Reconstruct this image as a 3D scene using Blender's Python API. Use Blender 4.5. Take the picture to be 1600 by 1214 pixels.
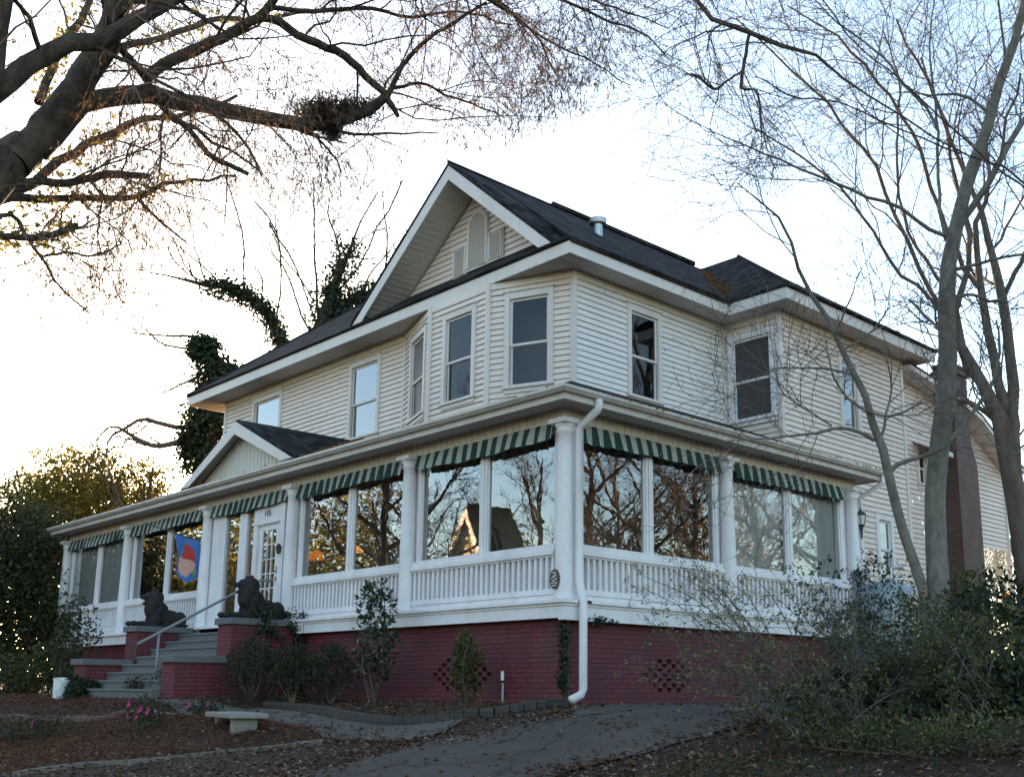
import bpy, bmesh, math, random
import numpy as np
from mathutils import Vector, Matrix
PI = math.pi
random.seed(7)
for o in list(bpy.data.objects): bpy.data.objects.remove(o)
SC = bpy.context.scene
COL = SC.collection

# ------------------------------------------------------------------ camera
F_PX, YAW, PIT, ROL = 1681.1, 2.377349, 0.206815, 0.006523
CAM = np.array([11.4796, -11.1768, -1.2859]); PPX, PPY = 869.63, 723.47
_fw = np.array([math.cos(PIT)*math.cos(YAW), math.cos(PIT)*math.sin(YAW), math.sin(PIT)])
_r = np.array([math.sin(YAW), -math.cos(YAW), 0.0]); _u = np.cross(_r, _fw)
_r2 = _r*math.cos(ROL)+_u*math.sin(ROL); _u2 = _u*math.cos(ROL)-_r*math.sin(ROL)
cd = bpy.data.cameras.new('camera'); cam = bpy.data.objects.new('camera', cd); COL.objects.link(cam)
cd.sensor_width = 36; cd.sensor_fit = 'HORIZONTAL'; cd.lens = F_PX/1600*36
cd.shift_x = -(PPX-800)/1600; cd.shift_y = (PPY-607)/1600
cd.clip_start = 0.1; cd.clip_end = 3000
cam.matrix_world = Matrix(((_r2[0], _u2[0], -_fw[0], CAM[0]), (_r2[1], _u2[1], -_fw[1], CAM[1]),
                           (_r2[2], _u2[2], -_fw[2], CAM[2]), (0, 0, 0, 1)))
SC.camera = cam

# ------------------------------------------------------------------ sky, sun, exposure
SUN_EL, SUN_AZ = math.radians(10.5), math.atan2(-0.92, 0.39)     # azimuth measured from +Y towards +X
W = bpy.data.worlds.new('World'); SC.world = W; W.use_nodes = True
nt = W.node_tree; nt.nodes.clear()
sky = nt.nodes.new('ShaderNodeTexSky'); sky.sky_type = 'NISHITA'; sky.sun_disc = False
sky.sun_elevation = SUN_EL; sky.sun_rotation = SUN_AZ; sky.air_density = 1.0; sky.dust_density = 0.9; sky.ozone_density = 1.25
bg = nt.nodes.new('ShaderNodeBackground'); bg.inputs['Strength'].default_value = 0.15
wo = nt.nodes.new('ShaderNodeOutputWorld')
nt.links.new(sky.outputs[0], bg.inputs[0]); nt.links.new(bg.outputs[0], wo.inputs[0])
sd = bpy.data.lights.new('sun', 'SUN'); sun = bpy.data.objects.new('sun', sd); COL.objects.link(sun)
sd.energy = 4.0; sd.angle = math.radians(0.5); sd.color = (1.0, 0.66, 0.36)
_S = Vector((math.sin(SUN_AZ)*math.cos(SUN_EL), math.cos(SUN_AZ)*math.cos(SUN_EL), math.sin(SUN_EL)))
sun.rotation_euler = _S.to_track_quat('Z', 'Y').to_euler(); sun.location = (0, 0, 40)
SC.view_settings.view_transform = 'Standard'; SC.view_settings.look = 'None'
SC.view_settings.exposure = 2.0; SC.view_settings.gamma = 1.0
SC.render.engine = 'CYCLES'
SC.cycles.use_denoising = True
SC.cycles.max_bounces = 8; SC.cycles.transparent_max_bounces = 16
SC.cycles.glossy_bounces = 3; SC.cycles.caustics_reflective = False; SC.cycles.caustics_refractive = False

# ------------------------------------------------------------------ pixel -> place helpers (measured from the photo)
def ray(px, py):
    return _fw + _r2*(px-PPX)/F_PX - _u2*(py-PPY)/F_PX
def at(px, py, dist):
    """point on the line of sight at a horizontal distance from the camera"""
    d = ray(px, py); return CAM + d*(dist/math.hypot(d[0], d[1]))
def sstep(a, b, x):
    t = np.clip((x-a)/(b-a), 0, 1); return t*t*(3-2*t)
def terrain(x, y):
    x = np.asarray(x, float); y = np.asarray(y, float)
    sh = 2.0*(1-sstep(-7.2, -5.6, x))*(1-sstep(2.8, 4.6, -y))+1.0*sstep(.9, 2.4, x)*(1-sstep(3.0, 6.0, -y))
    z = np.interp(-(y+sh), [0, 1, 1.9, 2.4, 3.5, 5, 8, 11.2, 14], [-1.5, -1.56, -1.68, -1.86, -1.98, -2.18, -2.6, -2.88, -2.95])
    z = z+0.30*sstep(3.5, 9, x)*sstep(-3, 5, y)+0.5*sstep(4, 12, y)*sstep(-2, 2, x)
    z = z+0.24*np.exp(-((y+3.75)/0.62)**2)*(1-sstep(-2.4, -1.2, x))*sstep(-7.5, -6, x)
    z = z+0.018*np.sin(x*2.1+y*1.3)*np.sin(y*1.7-x*.8)*sstep(0.0, 1.0, -y-2.9)
    far = np.hypot(x, y); z = z+1.2*sstep(45, 160, far)
    return z
def G(px, py):
    """where the line of sight meets the ground"""
    d = ray(px, py); t = 3.0
    for i in range(4000):
        p = CAM+d*t
        if p[2] < terrain(p[0], p[1]): break
        t += 0.01
    return p
def gz(x, y): return float(terrain(x, y))

# ------------------------------------------------------------------ materials
MATS = {}
def mat(name):
    m = bpy.data.materials.new(name); m.use_nodes = True
    n = m.node_tree.nodes; l = m.node_tree.links
    MATS[name] = m
    return m, n, l, n['Principled BSDF']
def ramp(n, stops):
    r = n.new('ShaderNodeValToRGB')
    while len(r.color_ramp.elements) < len(stops): r.color_ramp.elements.new(0.5)
    for e, (p, c) in zip(r.color_ramp.elements, stops):
        e.position = p; e.color = (*c, 1) if len(c) == 3 else c
    return r
def noise(n, l, scale, detail=4, rough=.6, vec=None, stretch=None, coord='Object'):
    t = n.new('ShaderNodeTexNoise'); t.inputs['Scale'].default_value = scale
    t.inputs['Detail'].default_value = detail; t.inputs['Roughness'].default_value = rough
    if vec is None:
        tc = n.new('ShaderNodeTexCoord'); vec = tc.outputs[coord]
    if stretch:
        mp = n.new('ShaderNodeMapping'); mp.inputs['Scale'].default_value = stretch
        l.new(vec, mp.inputs[0]); vec = mp.outputs[0]
    l.new(vec, t.inputs['Vector']); return t
def bump(n, l, b, src, strength=.3, dist=.01):
    bp = n.new('ShaderNodeBump'); bp.inputs['Strength'].default_value = strength; bp.inputs['Distance'].default_value = dist
    l.new(src, bp.inputs['Height']); l.new(bp.outputs[0], b.inputs['Normal']); return bp
def mixc(n, l, fac, a, b, mode='MIX'):
    m = n.new('ShaderNodeMix'); m.data_type = 'RGBA'; m.blend_type = mode
    for k, v in ((0, fac), (6, a), (7, b)):
        if hasattr(v, 'links'): l.new(v, m.inputs[k])
        else: m.inputs[k].default_value = v if k == 0 else (*v, 1)
    return m.outputs[2]
def painted(name, c, rough=.5, dirt=.25, dirtc=(.25, .22, .17), scale=1.3, stretch=(1, 1, .35)):
    m, n, l, b = mat(name)
    a = noise(n, l, scale, 8, .65, stretch=stretch); r = ramp(n, [(.45, (0, 0, 0)), (.8, (1, 1, 1))]); l.new(a.outputs[0], r.inputs[0])
    a2 = noise(n, l, 40, 3, .5); r2 = ramp(n, [(.35, tuple(v*.93 for v in c)), (.65, tuple(min(1, v*1.04) for v in c))]); l.new(a2.outputs[0], r2.inputs[0])
    mm = n.new('ShaderNodeMath'); mm.operation = 'MULTIPLY'; mm.inputs[1].default_value = dirt; l.new(r.outputs[0], mm.inputs[0])
    l.new(mixc(n, l, mm.outputs[0], r2.outputs[0], dirtc), b.inputs['Base Color'])
    b.inputs['Roughness'].default_value = rough
    bump(n, l, b, a2.outputs[0], .15, .004)
    return m
painted('white_paint', (.80, .77, .785), .55, .42, (.36, .32, .28), 2.2)
painted('trim_paint', (.70, .635, .59), .5, .25)
painted('siding_cream', (.79, .67, .58), .45, .22, scale=.9)
painted('siding_skylit', (.79, .745, .71), .42, .15, scale=.9)  # side wall's copy of the cream, paled for the sky light on it
painted('frieze_paint', (.76, .69, .61), .55, .3, (.42, .30, .22))
painted('groove_paint', (.42, .36, .30), .7, .2)
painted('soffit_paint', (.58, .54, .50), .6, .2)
painted('gutter_paint', (.60, .545, .49), .45, .45, (.18, .15, .11), 3)
painted('ornament_paint', (.66, .62, .54), .55, .3)
painted('concrete_cap', (.135, .14, .145), .85, .5, (.10, .10, .09), 3, (1, 1, 1))
painted('bench_stone', (.25, .235, .21), .9, .5, (.12, .12, .08), 4, (1, 1, 1))
painted('white_plastic', (.80, .81, .82), .35, .2, (.3, .28, .24), 4)
painted('tank_paint', (.27, .32, .36), .45, .45, (.2, .2, .17), 3)
painted('dark_metal', (.03, .03, .032), .4, .2)
painted('galvanised', (.42, .44, .46), .35, .3)
MATS['galvanised'].node_tree.nodes['Principled BSDF'].inputs['Metallic'].default_value = .7
painted('rail_paint', (.20, .22, .235), .5, .3)
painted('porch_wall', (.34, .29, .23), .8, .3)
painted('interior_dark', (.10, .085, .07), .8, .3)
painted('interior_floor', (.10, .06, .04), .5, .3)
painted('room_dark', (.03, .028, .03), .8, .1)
painted('screen_dark', (.045, .04, .042), .35, .1)
painted('lion_stone', (.02, .017, .017), .9, .6, (.02, .02, .018), 9, (1, 1, 1))
painted('wood_dark', (.06, .035, .022), .5, .3)
painted('lamp_ceramic', (.45, .46, .44), .3, .2)
painted('lamp_shade_white', (.72, .70, .66), .7, .15)
painted('sheer_fabric', (.82, .84, .85), .8, .2, stretch=(6, 6, .2))
painted('blind_fabric', (.55, .52, .48), .8, .1)
painted('flag_blue', (.04, .15, .42), .8, .2); painted('flag_red', (.42, .03, .03), .8, .2)
painted('flag_skin', (.55, .30, .24), .8, .2); painted('flag_green', (.08, .25, .12), .8, .2)
painted('flag_yellow', (.55, .42, .06), .8, .2)
painted('awning_green', (.020, .062, .052), .85, .25, (.05, .08, .07), 5); painted('awning_white', (.48, .50, .47), .85, .35, (.2, .2, .17), 5)
painted('yellow_siding', (.66, .47, .22), .6, .15)
painted('plaque_brown', (.05, .025, .025), .4, .2)
painted('latticework', (.70, .62, .48), .6, .2)

def brick(name, c1, c2, mortar, scale_w=.225, h=.075, paint=True):
    m, n, l, b = mat(name)
    tc = n.new('ShaderNodeTexCoord'); t = n.new('ShaderNodeTexBrick')
    l.new(tc.outputs['UV'], t.inputs['Vector'])
    t.inputs['Color1'].default_value = (*c1, 1); t.inputs['Color2'].default_value = (*c2, 1); t.inputs['Mortar'].default_value = (*mortar, 1)
    t.inputs['Scale'].default_value = 1; t.inputs['Brick Width'].default_value = scale_w; t.inputs['Row Height'].default_value = h
    t.inputs['Mortar Size'].default_value = .007; t.inputs['Mortar Smooth'].default_value = .3; t.inputs['Bias'].default_value = 0
    a = noise(n, l, 2.2, 8, .7); r = ramp(n, [(.40, (0, 0, 0)), (.68, (.9, .9, .9))]); l.new(a.outputs[0], r.inputs[0])
    col = mixc(n, l, r.outputs[0], t.outputs[0], tuple(v*.5+.014 for v in c2))
    a3 = noise(n, l, 14, 5, .75); r3 = ramp(n, [(.66, (0, 0, 0)), (.8, (.5, .5, .5))]); l.new(a3.outputs[0], r3.inputs[0])
    col = mixc(n, l, r3.outputs[0], col, (.22, .10, .10) if paint else (.3, .22, .17))
    l.new(col, b.inputs['Base Color']); b.inputs['Roughness'].default_value = .65
    a2 = noise(n, l, 60, 4, .6)
    inv = n.new('ShaderNodeMath'); inv.operation = 'MULTIPLY_ADD'; inv.inputs[1].default_value = -1.0
    l.new(t.outputs['Fac'], inv.inputs[0]); ms = n.new('ShaderNodeMath'); ms.operation = 'MULTIPLY'; ms.inputs[1].default_value = .25
    l.new(a2.outputs[0], ms.inputs[0]); l.new(ms.outputs[0], inv.inputs[2])
    bump(n, l, b, inv.outputs[0], 1.0, .016)
    return m
brick('painted_brick', (.175, .028, .044), (.130, .022, .035), (.062, .012, .016))
brick('red_brick', (.125, .056, .04), (.085, .042, .032), (.16, .13, .11), paint=False)
brick('edge_brick', (.22, .07, .05), (.10, .08, .08), (.25, .22, .20), .22, .085, paint=False)
brick('edge_stone', (.05, .046, .043), (.034, .032, .031), (.015, .014, .013), .25, .16, paint=False)

def shingles():
    m, n, l, b = mat('shingles')
    tc = n.new('ShaderNodeTexCoord'); t = n.new('ShaderNodeTexBrick'); l.new(tc.outputs['UV'], t.inputs['Vector'])
    t.inputs['Color1'].default_value = (.009, .009, .010, 1); t.inputs['Color2'].default_value = (.046, .045, .048, 1); t.inputs['Mortar'].default_value = (.004, .004, .004, 1)
    t.inputs['Scale'].default_value = 1; t.inputs['Brick Width'].default_value = .3; t.inputs['Row Height'].default_value = .2; t.inputs['Mortar Size'].default_value = .008
    a = noise(n, l, 120, 3, .7); a2 = noise(n, l, 1.1, 5, .6)
    r = ramp(n, [(.35, (.6, .6, .6)), (.7, (1.5, 1.45, 1.4))]); l.new(a.outputs[0], r.inputs[0])
    r2 = ramp(n, [(.3, (.75, .75, .75)), (.75, (1.3, 1.25, 1.2))]); l.new(a2.outputs[0], r2.inputs[0])
    c = mixc(n, l, 1.0, t.outputs[0], r.outputs[0], 'MULTIPLY'); c = mixc(n, l, 1.0, c, r2.outputs[0], 'MULTIPLY')
    l.new(c, b.inputs['Base Color']); b.inputs['Roughness'].default_value = .95; b.inputs['Specular IOR Level'].default_value = .12
    bump(n, l, b, t.outputs[0], .6, .02)
shingles()
def bark(name, c1, c2, scale=5, stretch=(1, 1, .25)):
    m, n, l, b = mat(name)
    a = noise(n, l, scale, 9, .7, stretch=stretch); a2 = noise(n, l, 1.1, 4, .6)
    r = ramp(n, [(.33, c1), (.7, c2)]); l.new(a.outputs[0], r.inputs[0])
    r2 = ramp(n, [(.5, (0, 0, 0)), (.75, (.55, .55, .55))]); l.new(a2.outputs[0], r2.inputs[0])
    l.new(mixc(n, l, r2.outputs[0], r.outputs[0], (.085, .082, .066)), b.inputs['Base Color'])
    b.inputs['Roughness'].default_value = .95
    bump(n, l, b, a.outputs[0], .9, .03)
bark('bark_dark', (.012, .008, .005), (.115, .085, .058), 9, (1, 1, .6))
bark('bark_grey', (.10, .09, .075), (.25, .225, .19), 9, (1, 1, .5))
bark('bark_brown', (.06, .045, .035), (.17, .12, .085), 6)
def twigm(name, c1, c2):
    m, n, l, b = mat(name)
    g = n.new('ShaderNodeNewGeometry'); r = ramp(n, [(0, c1), (1, c2)]); l.new(g.outputs['Random Per Island'], r.inputs[0])
    l.new(r.outputs[0], b.inputs['Base Color']); b.inputs['Roughness'].default_value = .9
twigm('twig_brown', (.11, .065, .045), (.24, .15, .10)); twigm('twig_grey', (.06, .05, .048), (.12, .10, .095))
def leafm(name, stops, trans=.25, rough=.5, spec=.3):
    m, n, l, b = mat(name)
    g = n.new('ShaderNodeNewGeometry'); r = ramp(n, stops); l.new(g.outputs['Random Per Island'], r.inputs[0])
    l.new(r.outputs[0], b.inputs['Base Color']); b.inputs['Roughness'].default_value = rough
    b.inputs['Specular IOR Level'].default_value = spec
    tr = n.new('ShaderNodeBsdfTranslucent'); l.new(r.outputs[0], tr.inputs[0])
    mx = n.new('ShaderNodeMixShader'); mx.inputs[0].default_value = trans
    l.new(b.outputs[0], mx.inputs[1]); l.new(tr.outputs[0], mx.inputs[2]); l.new(mx.outputs[0], n['Material Output'].inputs[0])
leafm('leaf_dark', [(0, (.012, .020, .009)), (.5, (.022, .036, .014)), (1, (.055, .066, .024))])
leafm('leaf_hedge', [(0, (.016, .026, .010)), (.5, (.036, .050, .017)), (1, (.10, .10, .034))])
leafm('leaf_glossy', [(0, (.012, .024, .012)), (1, (.035, .062, .026))], .12, .28, .5)
leafm('leaf_ivy', [(0, (.014, .026, .012)), (.6, (.026, .044, .018)), (1, (.05, .07, .03))], .15, .45)
leafm('leaf_olive', [(0, (.030, .038, .014)), (.6, (.068, .078, .026)), (1, (.22, .20, .07))], .35)
leafm('leaf_pale', [(0, (.09, .09, .035)), (.5, (.19, .19, .07)), (1, (.36, .33, .13))], .35)
leafm('leaf_gold', [(0, (.09, .095, .028)), (.5, (.24, .205, .05)), (1, (.45, .35, .085))], .6)
leafm('leaf_autumn', [(0, (.16, .06, .02)), (.5, (.27, .12, .03)), (1, (.34, .20, .05))], .4)
leafm('seed_brown', [(0, (.14, .075, .04)), (.6, (.22, .13, .075)), (1, (.32, .17, .07))], .4, .8, .1)
leafm('leaf_litter', [(0, (.065, .035, .022)), (.5, (.13, .072, .045)), (.85, (.20, .125, .085)), (1, (.30, .24, .19))], .1, .9, .1)
leafm('pine_straw', [(0, (.08, .032, .018)), (.6, (.16, .066, .034)), (1, (.26, .12, .06))], .05, .9, .1)
leafm('grass_blade', [(0, (.03, .042, .014)), (.6, (.055, .075, .024)), (1, (.12, .11, .05))], .3, .7)
leafm('petal_pink', [(0, (.55, .03, .22)), (1, (.75, .10, .35))], .3, .6)
leafm('leaf_rose', [(0, (.018, .03, .012)), (.7, (.04, .055, .02)), (1, (.10, .06, .03))], .2)

def groundm():
    m, n, l, b = mat('ground_soil')
    a = noise(n, l, 3, 10, .7); a2 = noise(n, l, 28, 6, .75)
    r = ramp(n, [(.3, (.028, .016, .010)), (.55, (.06, .034, .021)), (.8, (.095, .056, .036))]); l.new(a.outputs[0], r.inputs[0])
    r2 = ramp(n, [(.3, (.5, .5, .5)), (.75, (1.6, 1.5, 1.4))]); l.new(a2.outputs[0], r2.inputs[0])
    l.new(mixc(n, l, 1.0, r.outputs[0], r2.outputs[0], 'MULTIPLY'), b.inputs['Base Color']); b.inputs['Roughness'].default_value = 1
    bump(n, l, b, a2.outputs[0], .8, .04)
groundm()
def asphaltm(name, c, spots=True):
    m, n, l, b = mat(name)
    a = noise(n, l, .8, 9, .65); a2 = noise(n, l, 90, 4, .7); a3 = noise(n, l, 5, 8, .75)
    r = ramp(n, [(.3, tuple(v*.7 for v in c)), (.7, tuple(v*1.2 for v in c))]); l.new(a.outputs[0], r.inputs[0])
    r2 = ramp(n, [(.3, (.65, .65, .65)), (.72, (1.35, 1.35, 1.35))]); l.new(a2.outputs[0], r2.inputs[0])
    col = mixc(n, l, 1.0, r.outputs[0], r2.outputs[0], 'MULTIPLY')
    r3 = ramp(n, [(.58, (0, 0, 0)), (.78, (.7, .7, .7))]); l.new(a3.outputs[0], r3.inputs[0])
    col = mixc(n, l, r3.outputs[0], col, tuple(v*.55 for v in c))
    vo = n.new('ShaderNodeTexVoronoi'); vo.feature = 'DISTANCE_TO_EDGE'; vo.inputs['Scale'].default_value = .55
    tc = n.new('ShaderNodeTexCoord'); an = noise(n, l, 2.0, 5, .6)
    va = n.new('ShaderNodeVectorMath'); va.operation = 'ADD'; l.new(tc.outputs['Object'], va.inputs[0]); l.new(an.outputs['Color'], va.inputs[1])
    l.new(va.outputs[0], vo.inputs['Vector'])
    rc = ramp(n, [(.0, (1, 1, 1)), (.018, (0, 0, 0))]); l.new(vo.outputs['Distance'], rc.inputs[0])
    col = mixc(n, l, rc.outputs[0], col, tuple(v*.25 for v in c))
    l.new(col, b.inputs['Base Color']); b.inputs['Roughness'].default_value = .92; b.inputs['Specular IOR Level'].default_value = .2
    bump(n, l, b, a2.outputs[0], .5, .006)
asphaltm('asphalt', (.088, .073, .060)); asphaltm('path_concrete', (.118, .102, .086)); asphaltm('kerb_concrete', (.16, .145, .125)); asphaltm('street_asphalt', (.06, .06, .062))

def glass(name, base=.11, k=1.3):
    m, n, l, b = mat(name); n.remove(b)
    t = n.new('ShaderNodeBsdfTransparent'); t.inputs[0].default_value = (.86, .88, .87, 1)
    g = n.new('ShaderNodeBsdfGlossy'); g.inputs['Roughness'].default_value = .0; g.inputs[0].default_value = (.96, .98, 1, 1)
    a = noise(n, l, 1.7, 3, .45); bp = n.new('ShaderNodeBump'); bp.inputs['Strength'].default_value = .045; bp.inputs['Distance'].default_value = .02
    l.new(a.outputs[0], bp.inputs['Height']); l.new(bp.outputs[0], g.inputs['Normal'])
    f = n.new('ShaderNodeFresnel'); f.inputs[0].default_value = 1.52
    ad = n.new('ShaderNodeMath'); ad.operation = 'MULTIPLY_ADD'; ad.inputs[1].default_value = k; ad.inputs[2].default_value = base; ad.use_clamp = True
    l.new(f.outputs[0], ad.inputs[0])
    mx = n.new('ShaderNodeMixShader'); l.new(ad.outputs[0], mx.inputs[0]); l.new(t.outputs[0], mx.inputs[1]); l.new(g.outputs[0], mx.inputs[2])
    l.new(mx.outputs[0], n['Material Output'].inputs[0])
glass('window_glass', .19); glass('window_glass_dim', .015, .75)
def emit(name, c, s):
    m, n, l, b = mat(name); b.inputs['Base Color'].default_value = (*c, 1)
    b.inputs['Emission Color'].default_value = (*c, 1); b.inputs['Emission Strength'].default_value = s
emit('lit_shade', (.85, .25, .035), .16); emit('lit_glass', (.85, .27, .04), .2)

# ------------------------------------------------------------------ mesh builder
def box_uv(me):
    n = len(me.loops)
    if n == 0: return
    co = np.empty(len(me.vertices)*3); me.vertices.foreach_get('co', co); co = co.reshape(-1, 3)
    li = np.empty(n, np.int32); me.loops.foreach_get('vertex_index', li)
    nf = len(me.polygons); no = np.empty(nf*3); me.polygons.foreach_get('normal', no); no = no.reshape(-1, 3)
    tot = np.empty(nf, np.int32); me.polygons.foreach_get('loop_total', tot)
    nl = np.repeat(no, tot, axis=0); p = co[li]; a = np.abs(nl)
    uv = np.empty((n, 2))
    isz = a[:, 2] > .75; steep = a[:, 2] > .35
    isx = (a[:, 0] > a[:, 1])
    uv[:, 0] = np.where(isx, p[:, 1], p[:, 0]); uv[:, 1] = p[:, 2]
    k = steep & ~isz
    uv[k, 1] = p[k, 2]*1.6
    uv[isz, 0] = p[isz, 0]; uv[isz, 1] = p[isz, 1]
    lay = me.uv_layers.new(name='UVMap'); lay.data.foreach_set('uv', uv.ravel())
class MB:
    def __init__(s): s.v = []; s.f = []; s.m = []
    def add(s, vs, fs, mi=0):
        o = len(s.v); s.v += [tuple(map(float, p)) for p in vs]; s.f += [[o+i for i in f] for f in fs]; s.m += [mi]*len(fs); return s
    def box(s, x0, x1, y0, y1, z0, z1, mi=0):
        x0, x1 = sorted((x0, x1)); y0, y1 = sorted((y0, y1)); z0, z1 = sorted((z0, z1))
        return s.add([(x0, y0, z0), (x1, y0, z0), (x1, y1, z0), (x0, y1, z0), (x0, y0, z1), (x1, y0, z1), (x1, y1, z1), (x0, y1, z1)],
                     [(0, 3, 2, 1), (4, 5, 6, 7), (0, 1, 5, 4), (1, 2, 6, 5), (2, 3, 7, 6), (3, 0, 4, 7)], mi)
    def quad(s, *p, mi=0): return s.add(p, [tuple(range(len(p)))], mi)
    def prism(s, poly, d, mi=0):
        n = len(poly); d = np.array(d, float); a = [np.array(p, float) for p in poly]
        return s.add(a+[p+d for p in a], [tuple(range(n))[::-1], tuple(range(n, 2*n))]+[(i, (i+1) % n, n+(i+1) % n, n+i) for i in range(n)], mi)
    def wbox(s, w, s0, s1, z0, z1, o0, o1, mi=0):
        p = [w.p(a, o) for a, o in ((s0, o0), (s1, o0), (s1, o1), (s0, o1))]
        return s.add([(q[0], q[1], z0) for q in p]+[(q[0], q[1], z1) for q in p],
                     [(0, 1, 2, 3), (7, 6, 5, 4), (4, 5, 1, 0), (5, 6, 2, 1), (6, 7, 3, 2), (7, 4, 0, 3)], mi)
    def lathe(s, c, prof, n=20, mi=0, axis=None):
        c = np.array(c, float); vs = []; fs = []
        for r, z in prof:
            for k in range(n): vs.append(c+(r*math.cos(2*PI*k/n), r*math.sin(2*PI*k/n), z))
        for i in range(len(prof)-1):
            for k in range(n):
                a = i*n+k; b = i*n+(k+1) % n; fs.append((a, b, b+n, a+n))
        fs.append(tuple(range(n))[::-1]); fs.append(tuple(range((len(prof)-1)*n, len(prof)*n)))
        return s.add(vs, fs, mi)
    def tube(s, pts, r, n=8, mi=0):
        pts = np.array(pts, float); r = np.full(len(pts), r) if np.isscalar(r) else np.array(r, float)
        V, F = tube_batch(pts[None], r[None], n, caps=True); return s.add(V, [f for f in F], mi)
    def build(s, name, m, parent=None, smooth=False, bevel=0, recalc=True):
        me = bpy.data.meshes.new(name); me.from_pydata(s.v, [], s.f)
        ms = m if isinstance(m, (list, tuple)) else [m]
        for q in ms: me.materials.append(MATS[q])
        me.polygons.foreach_set('material_index', s.m)
        if recalc:
            bm = bmesh.new(); bm.from_mesh(me); bmesh.ops.recalc_face_normals(bm, faces=bm.faces); bm.to_mesh(me); bm.free()
        if smooth: me.polygons.foreach_set('use_smooth', [True]*len(me.polygons))
        me.update(); box_uv(me)
        return link(name, me, parent, bevel)
def link(name, me, parent=None, bevel=0):
    o = bpy.data.objects.new(name, me); COL.objects.link(o)
    if parent is not None:
        o.parent = parent; o.matrix_parent_inverse = Matrix.Translation(parent_loc(parent)).inverted()
    if bevel:
        b = o.modifiers.new('bevel', 'BEVEL'); b.width = bevel; b.segments = 2; b.limit_method = 'ANGLE'
    return o
def parent_loc(o):
    return Vector(o.location) if o.parent is None else Vector((0, 0, 0))
def tag(o, label=None, cat=None, group=None, kind=None):
    if label: o['label'] = label
    if cat: o['category'] = cat
    if group: o['group'] = group
    if kind: o['kind'] = kind
    return o
def thing(name, loc, label, cat, group=None):
    o = bpy.data.objects.new(name, None); COL.objects.link(o); o.location = loc; o.empty_display_size = .3
    return tag(o, label, cat, group)
def npmesh(name, V, F, m, parent=None, smooth=False):
    """V (n,3), F list of (k,4)/(k,3) int arrays"""
    me = bpy.data.meshes.new(name); F = [f for f in F if len(f)]
    V = np.asarray(V, np.float32); me.vertices.add(len(V)); me.vertices.foreach_set('co', V.ravel())
    nl = sum(f.size for f in F); nf = sum(len(f) for f in F)
    me.loops.add(nl); me.polygons.add(nf)
    me.loops.foreach_set('vertex_index', np.concatenate([f.ravel() for f in F]).astype(np.int32))
    tot = np.concatenate([np.full(len(f), f.shape[1], np.int32) for f in F]); st = np.concatenate([[0], np.cumsum(tot)[:-1]]).astype(np.int32)
    me.polygons.foreach_set('loop_start', st)
    try: me.polygons.foreach_set('loop_total', tot)
    except Exception: pass
    me.update(calc_edges=True)
    me.materials.append(MATS[m])
    if smooth: me.polygons.foreach_set('use_smooth', [True]*nf)
    return link(name, me, parent)

# ------------------------------------------------------------------ batches of tubes and leaves
def nrm(a): return a/np.maximum(np.linalg.norm(a, axis=-1, keepdims=True), 1e-9)
def tube_batch(P, R, sides, caps=False):
    N, K, _ = P.shape
    T = np.empty_like(P); T[:, 1:-1] = P[:, 2:]-P[:, :-2]; T[:, 0] = P[:, 1]-P[:, 0]; T[:, -1] = P[:, -1]-P[:, -2]; T = nrm(T)
    mean = nrm(P[:, -1]-P[:, 0]); ref = np.zeros((N, 3)); ref[np.arange(N), np.argmin(np.abs(mean), 1)] = 1
    U = nrm(np.cross(T, ref[:, None, :])); V_ = np.cross(T, U)
    a = np.arange(sides)*2*PI/sides
    ring = P[:, :, None, :]+R[:, :, None, None]*(np.cos(a)[None, None, :, None]*U[:, :, None, :]+np.sin(a)[None, None, :, None]*V_[:, :, None, :])
    base = (np.arange(N)*K*sides)[:, None, None]+(np.arange(K-1)*sides)[None, :, None]
    k = np.arange(sides)[None, None, :]; k2 = (k+1) % sides
    F = np.stack([base+k, base+k2, base+k2+sides, base+k+sides], -1).reshape(-1, 4)
    V = ring.reshape(-1, 3)
    if caps:
        fs = [tuple(f) for f in F]
        for i in range(N):
            o = i*K*sides; fs.append(tuple(range(o, o+sides))[::-1]); e = o+(K-1)*sides; fs.append(tuple(range(e, e+sides)))
        return V, fs
    return V, F
def resample(pts, rad, K):
    pts = np.array(pts, float); rad = np.array(rad, float)
    # Catmull-Rom then even spacing
    q = np.vstack([2*pts[0]-pts[1], pts, 2*pts[-1]-pts[-2]]); out = []; ro = []
    for i in range(len(pts)-1):
        p0, p1, p2, p3 = q[i:i+4]
        for t in np.linspace(0, 1, 8, endpoint=False):
            out.append(.5*((2*p1)+(-p0+p2)*t+(2*p0-5*p1+4*p2-p3)*t*t+(-p0+3*p1-3*p2+p3)*t**3)); ro.append(rad[i]+(rad[i+1]-rad[i])*t)
    out.append(pts[-1]); ro.append(rad[-1]); out = np.array(out); ro = np.array(ro)
    d = np.concatenate([[0], np.cumsum(np.linalg.norm(np.diff(out, axis=0), axis=1))]); u = np.linspace(0, d[-1], K)
    return np.stack([np.interp(u, d, out[:, j]) for j in range(3)], 1), np.interp(u, d, ro)
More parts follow.
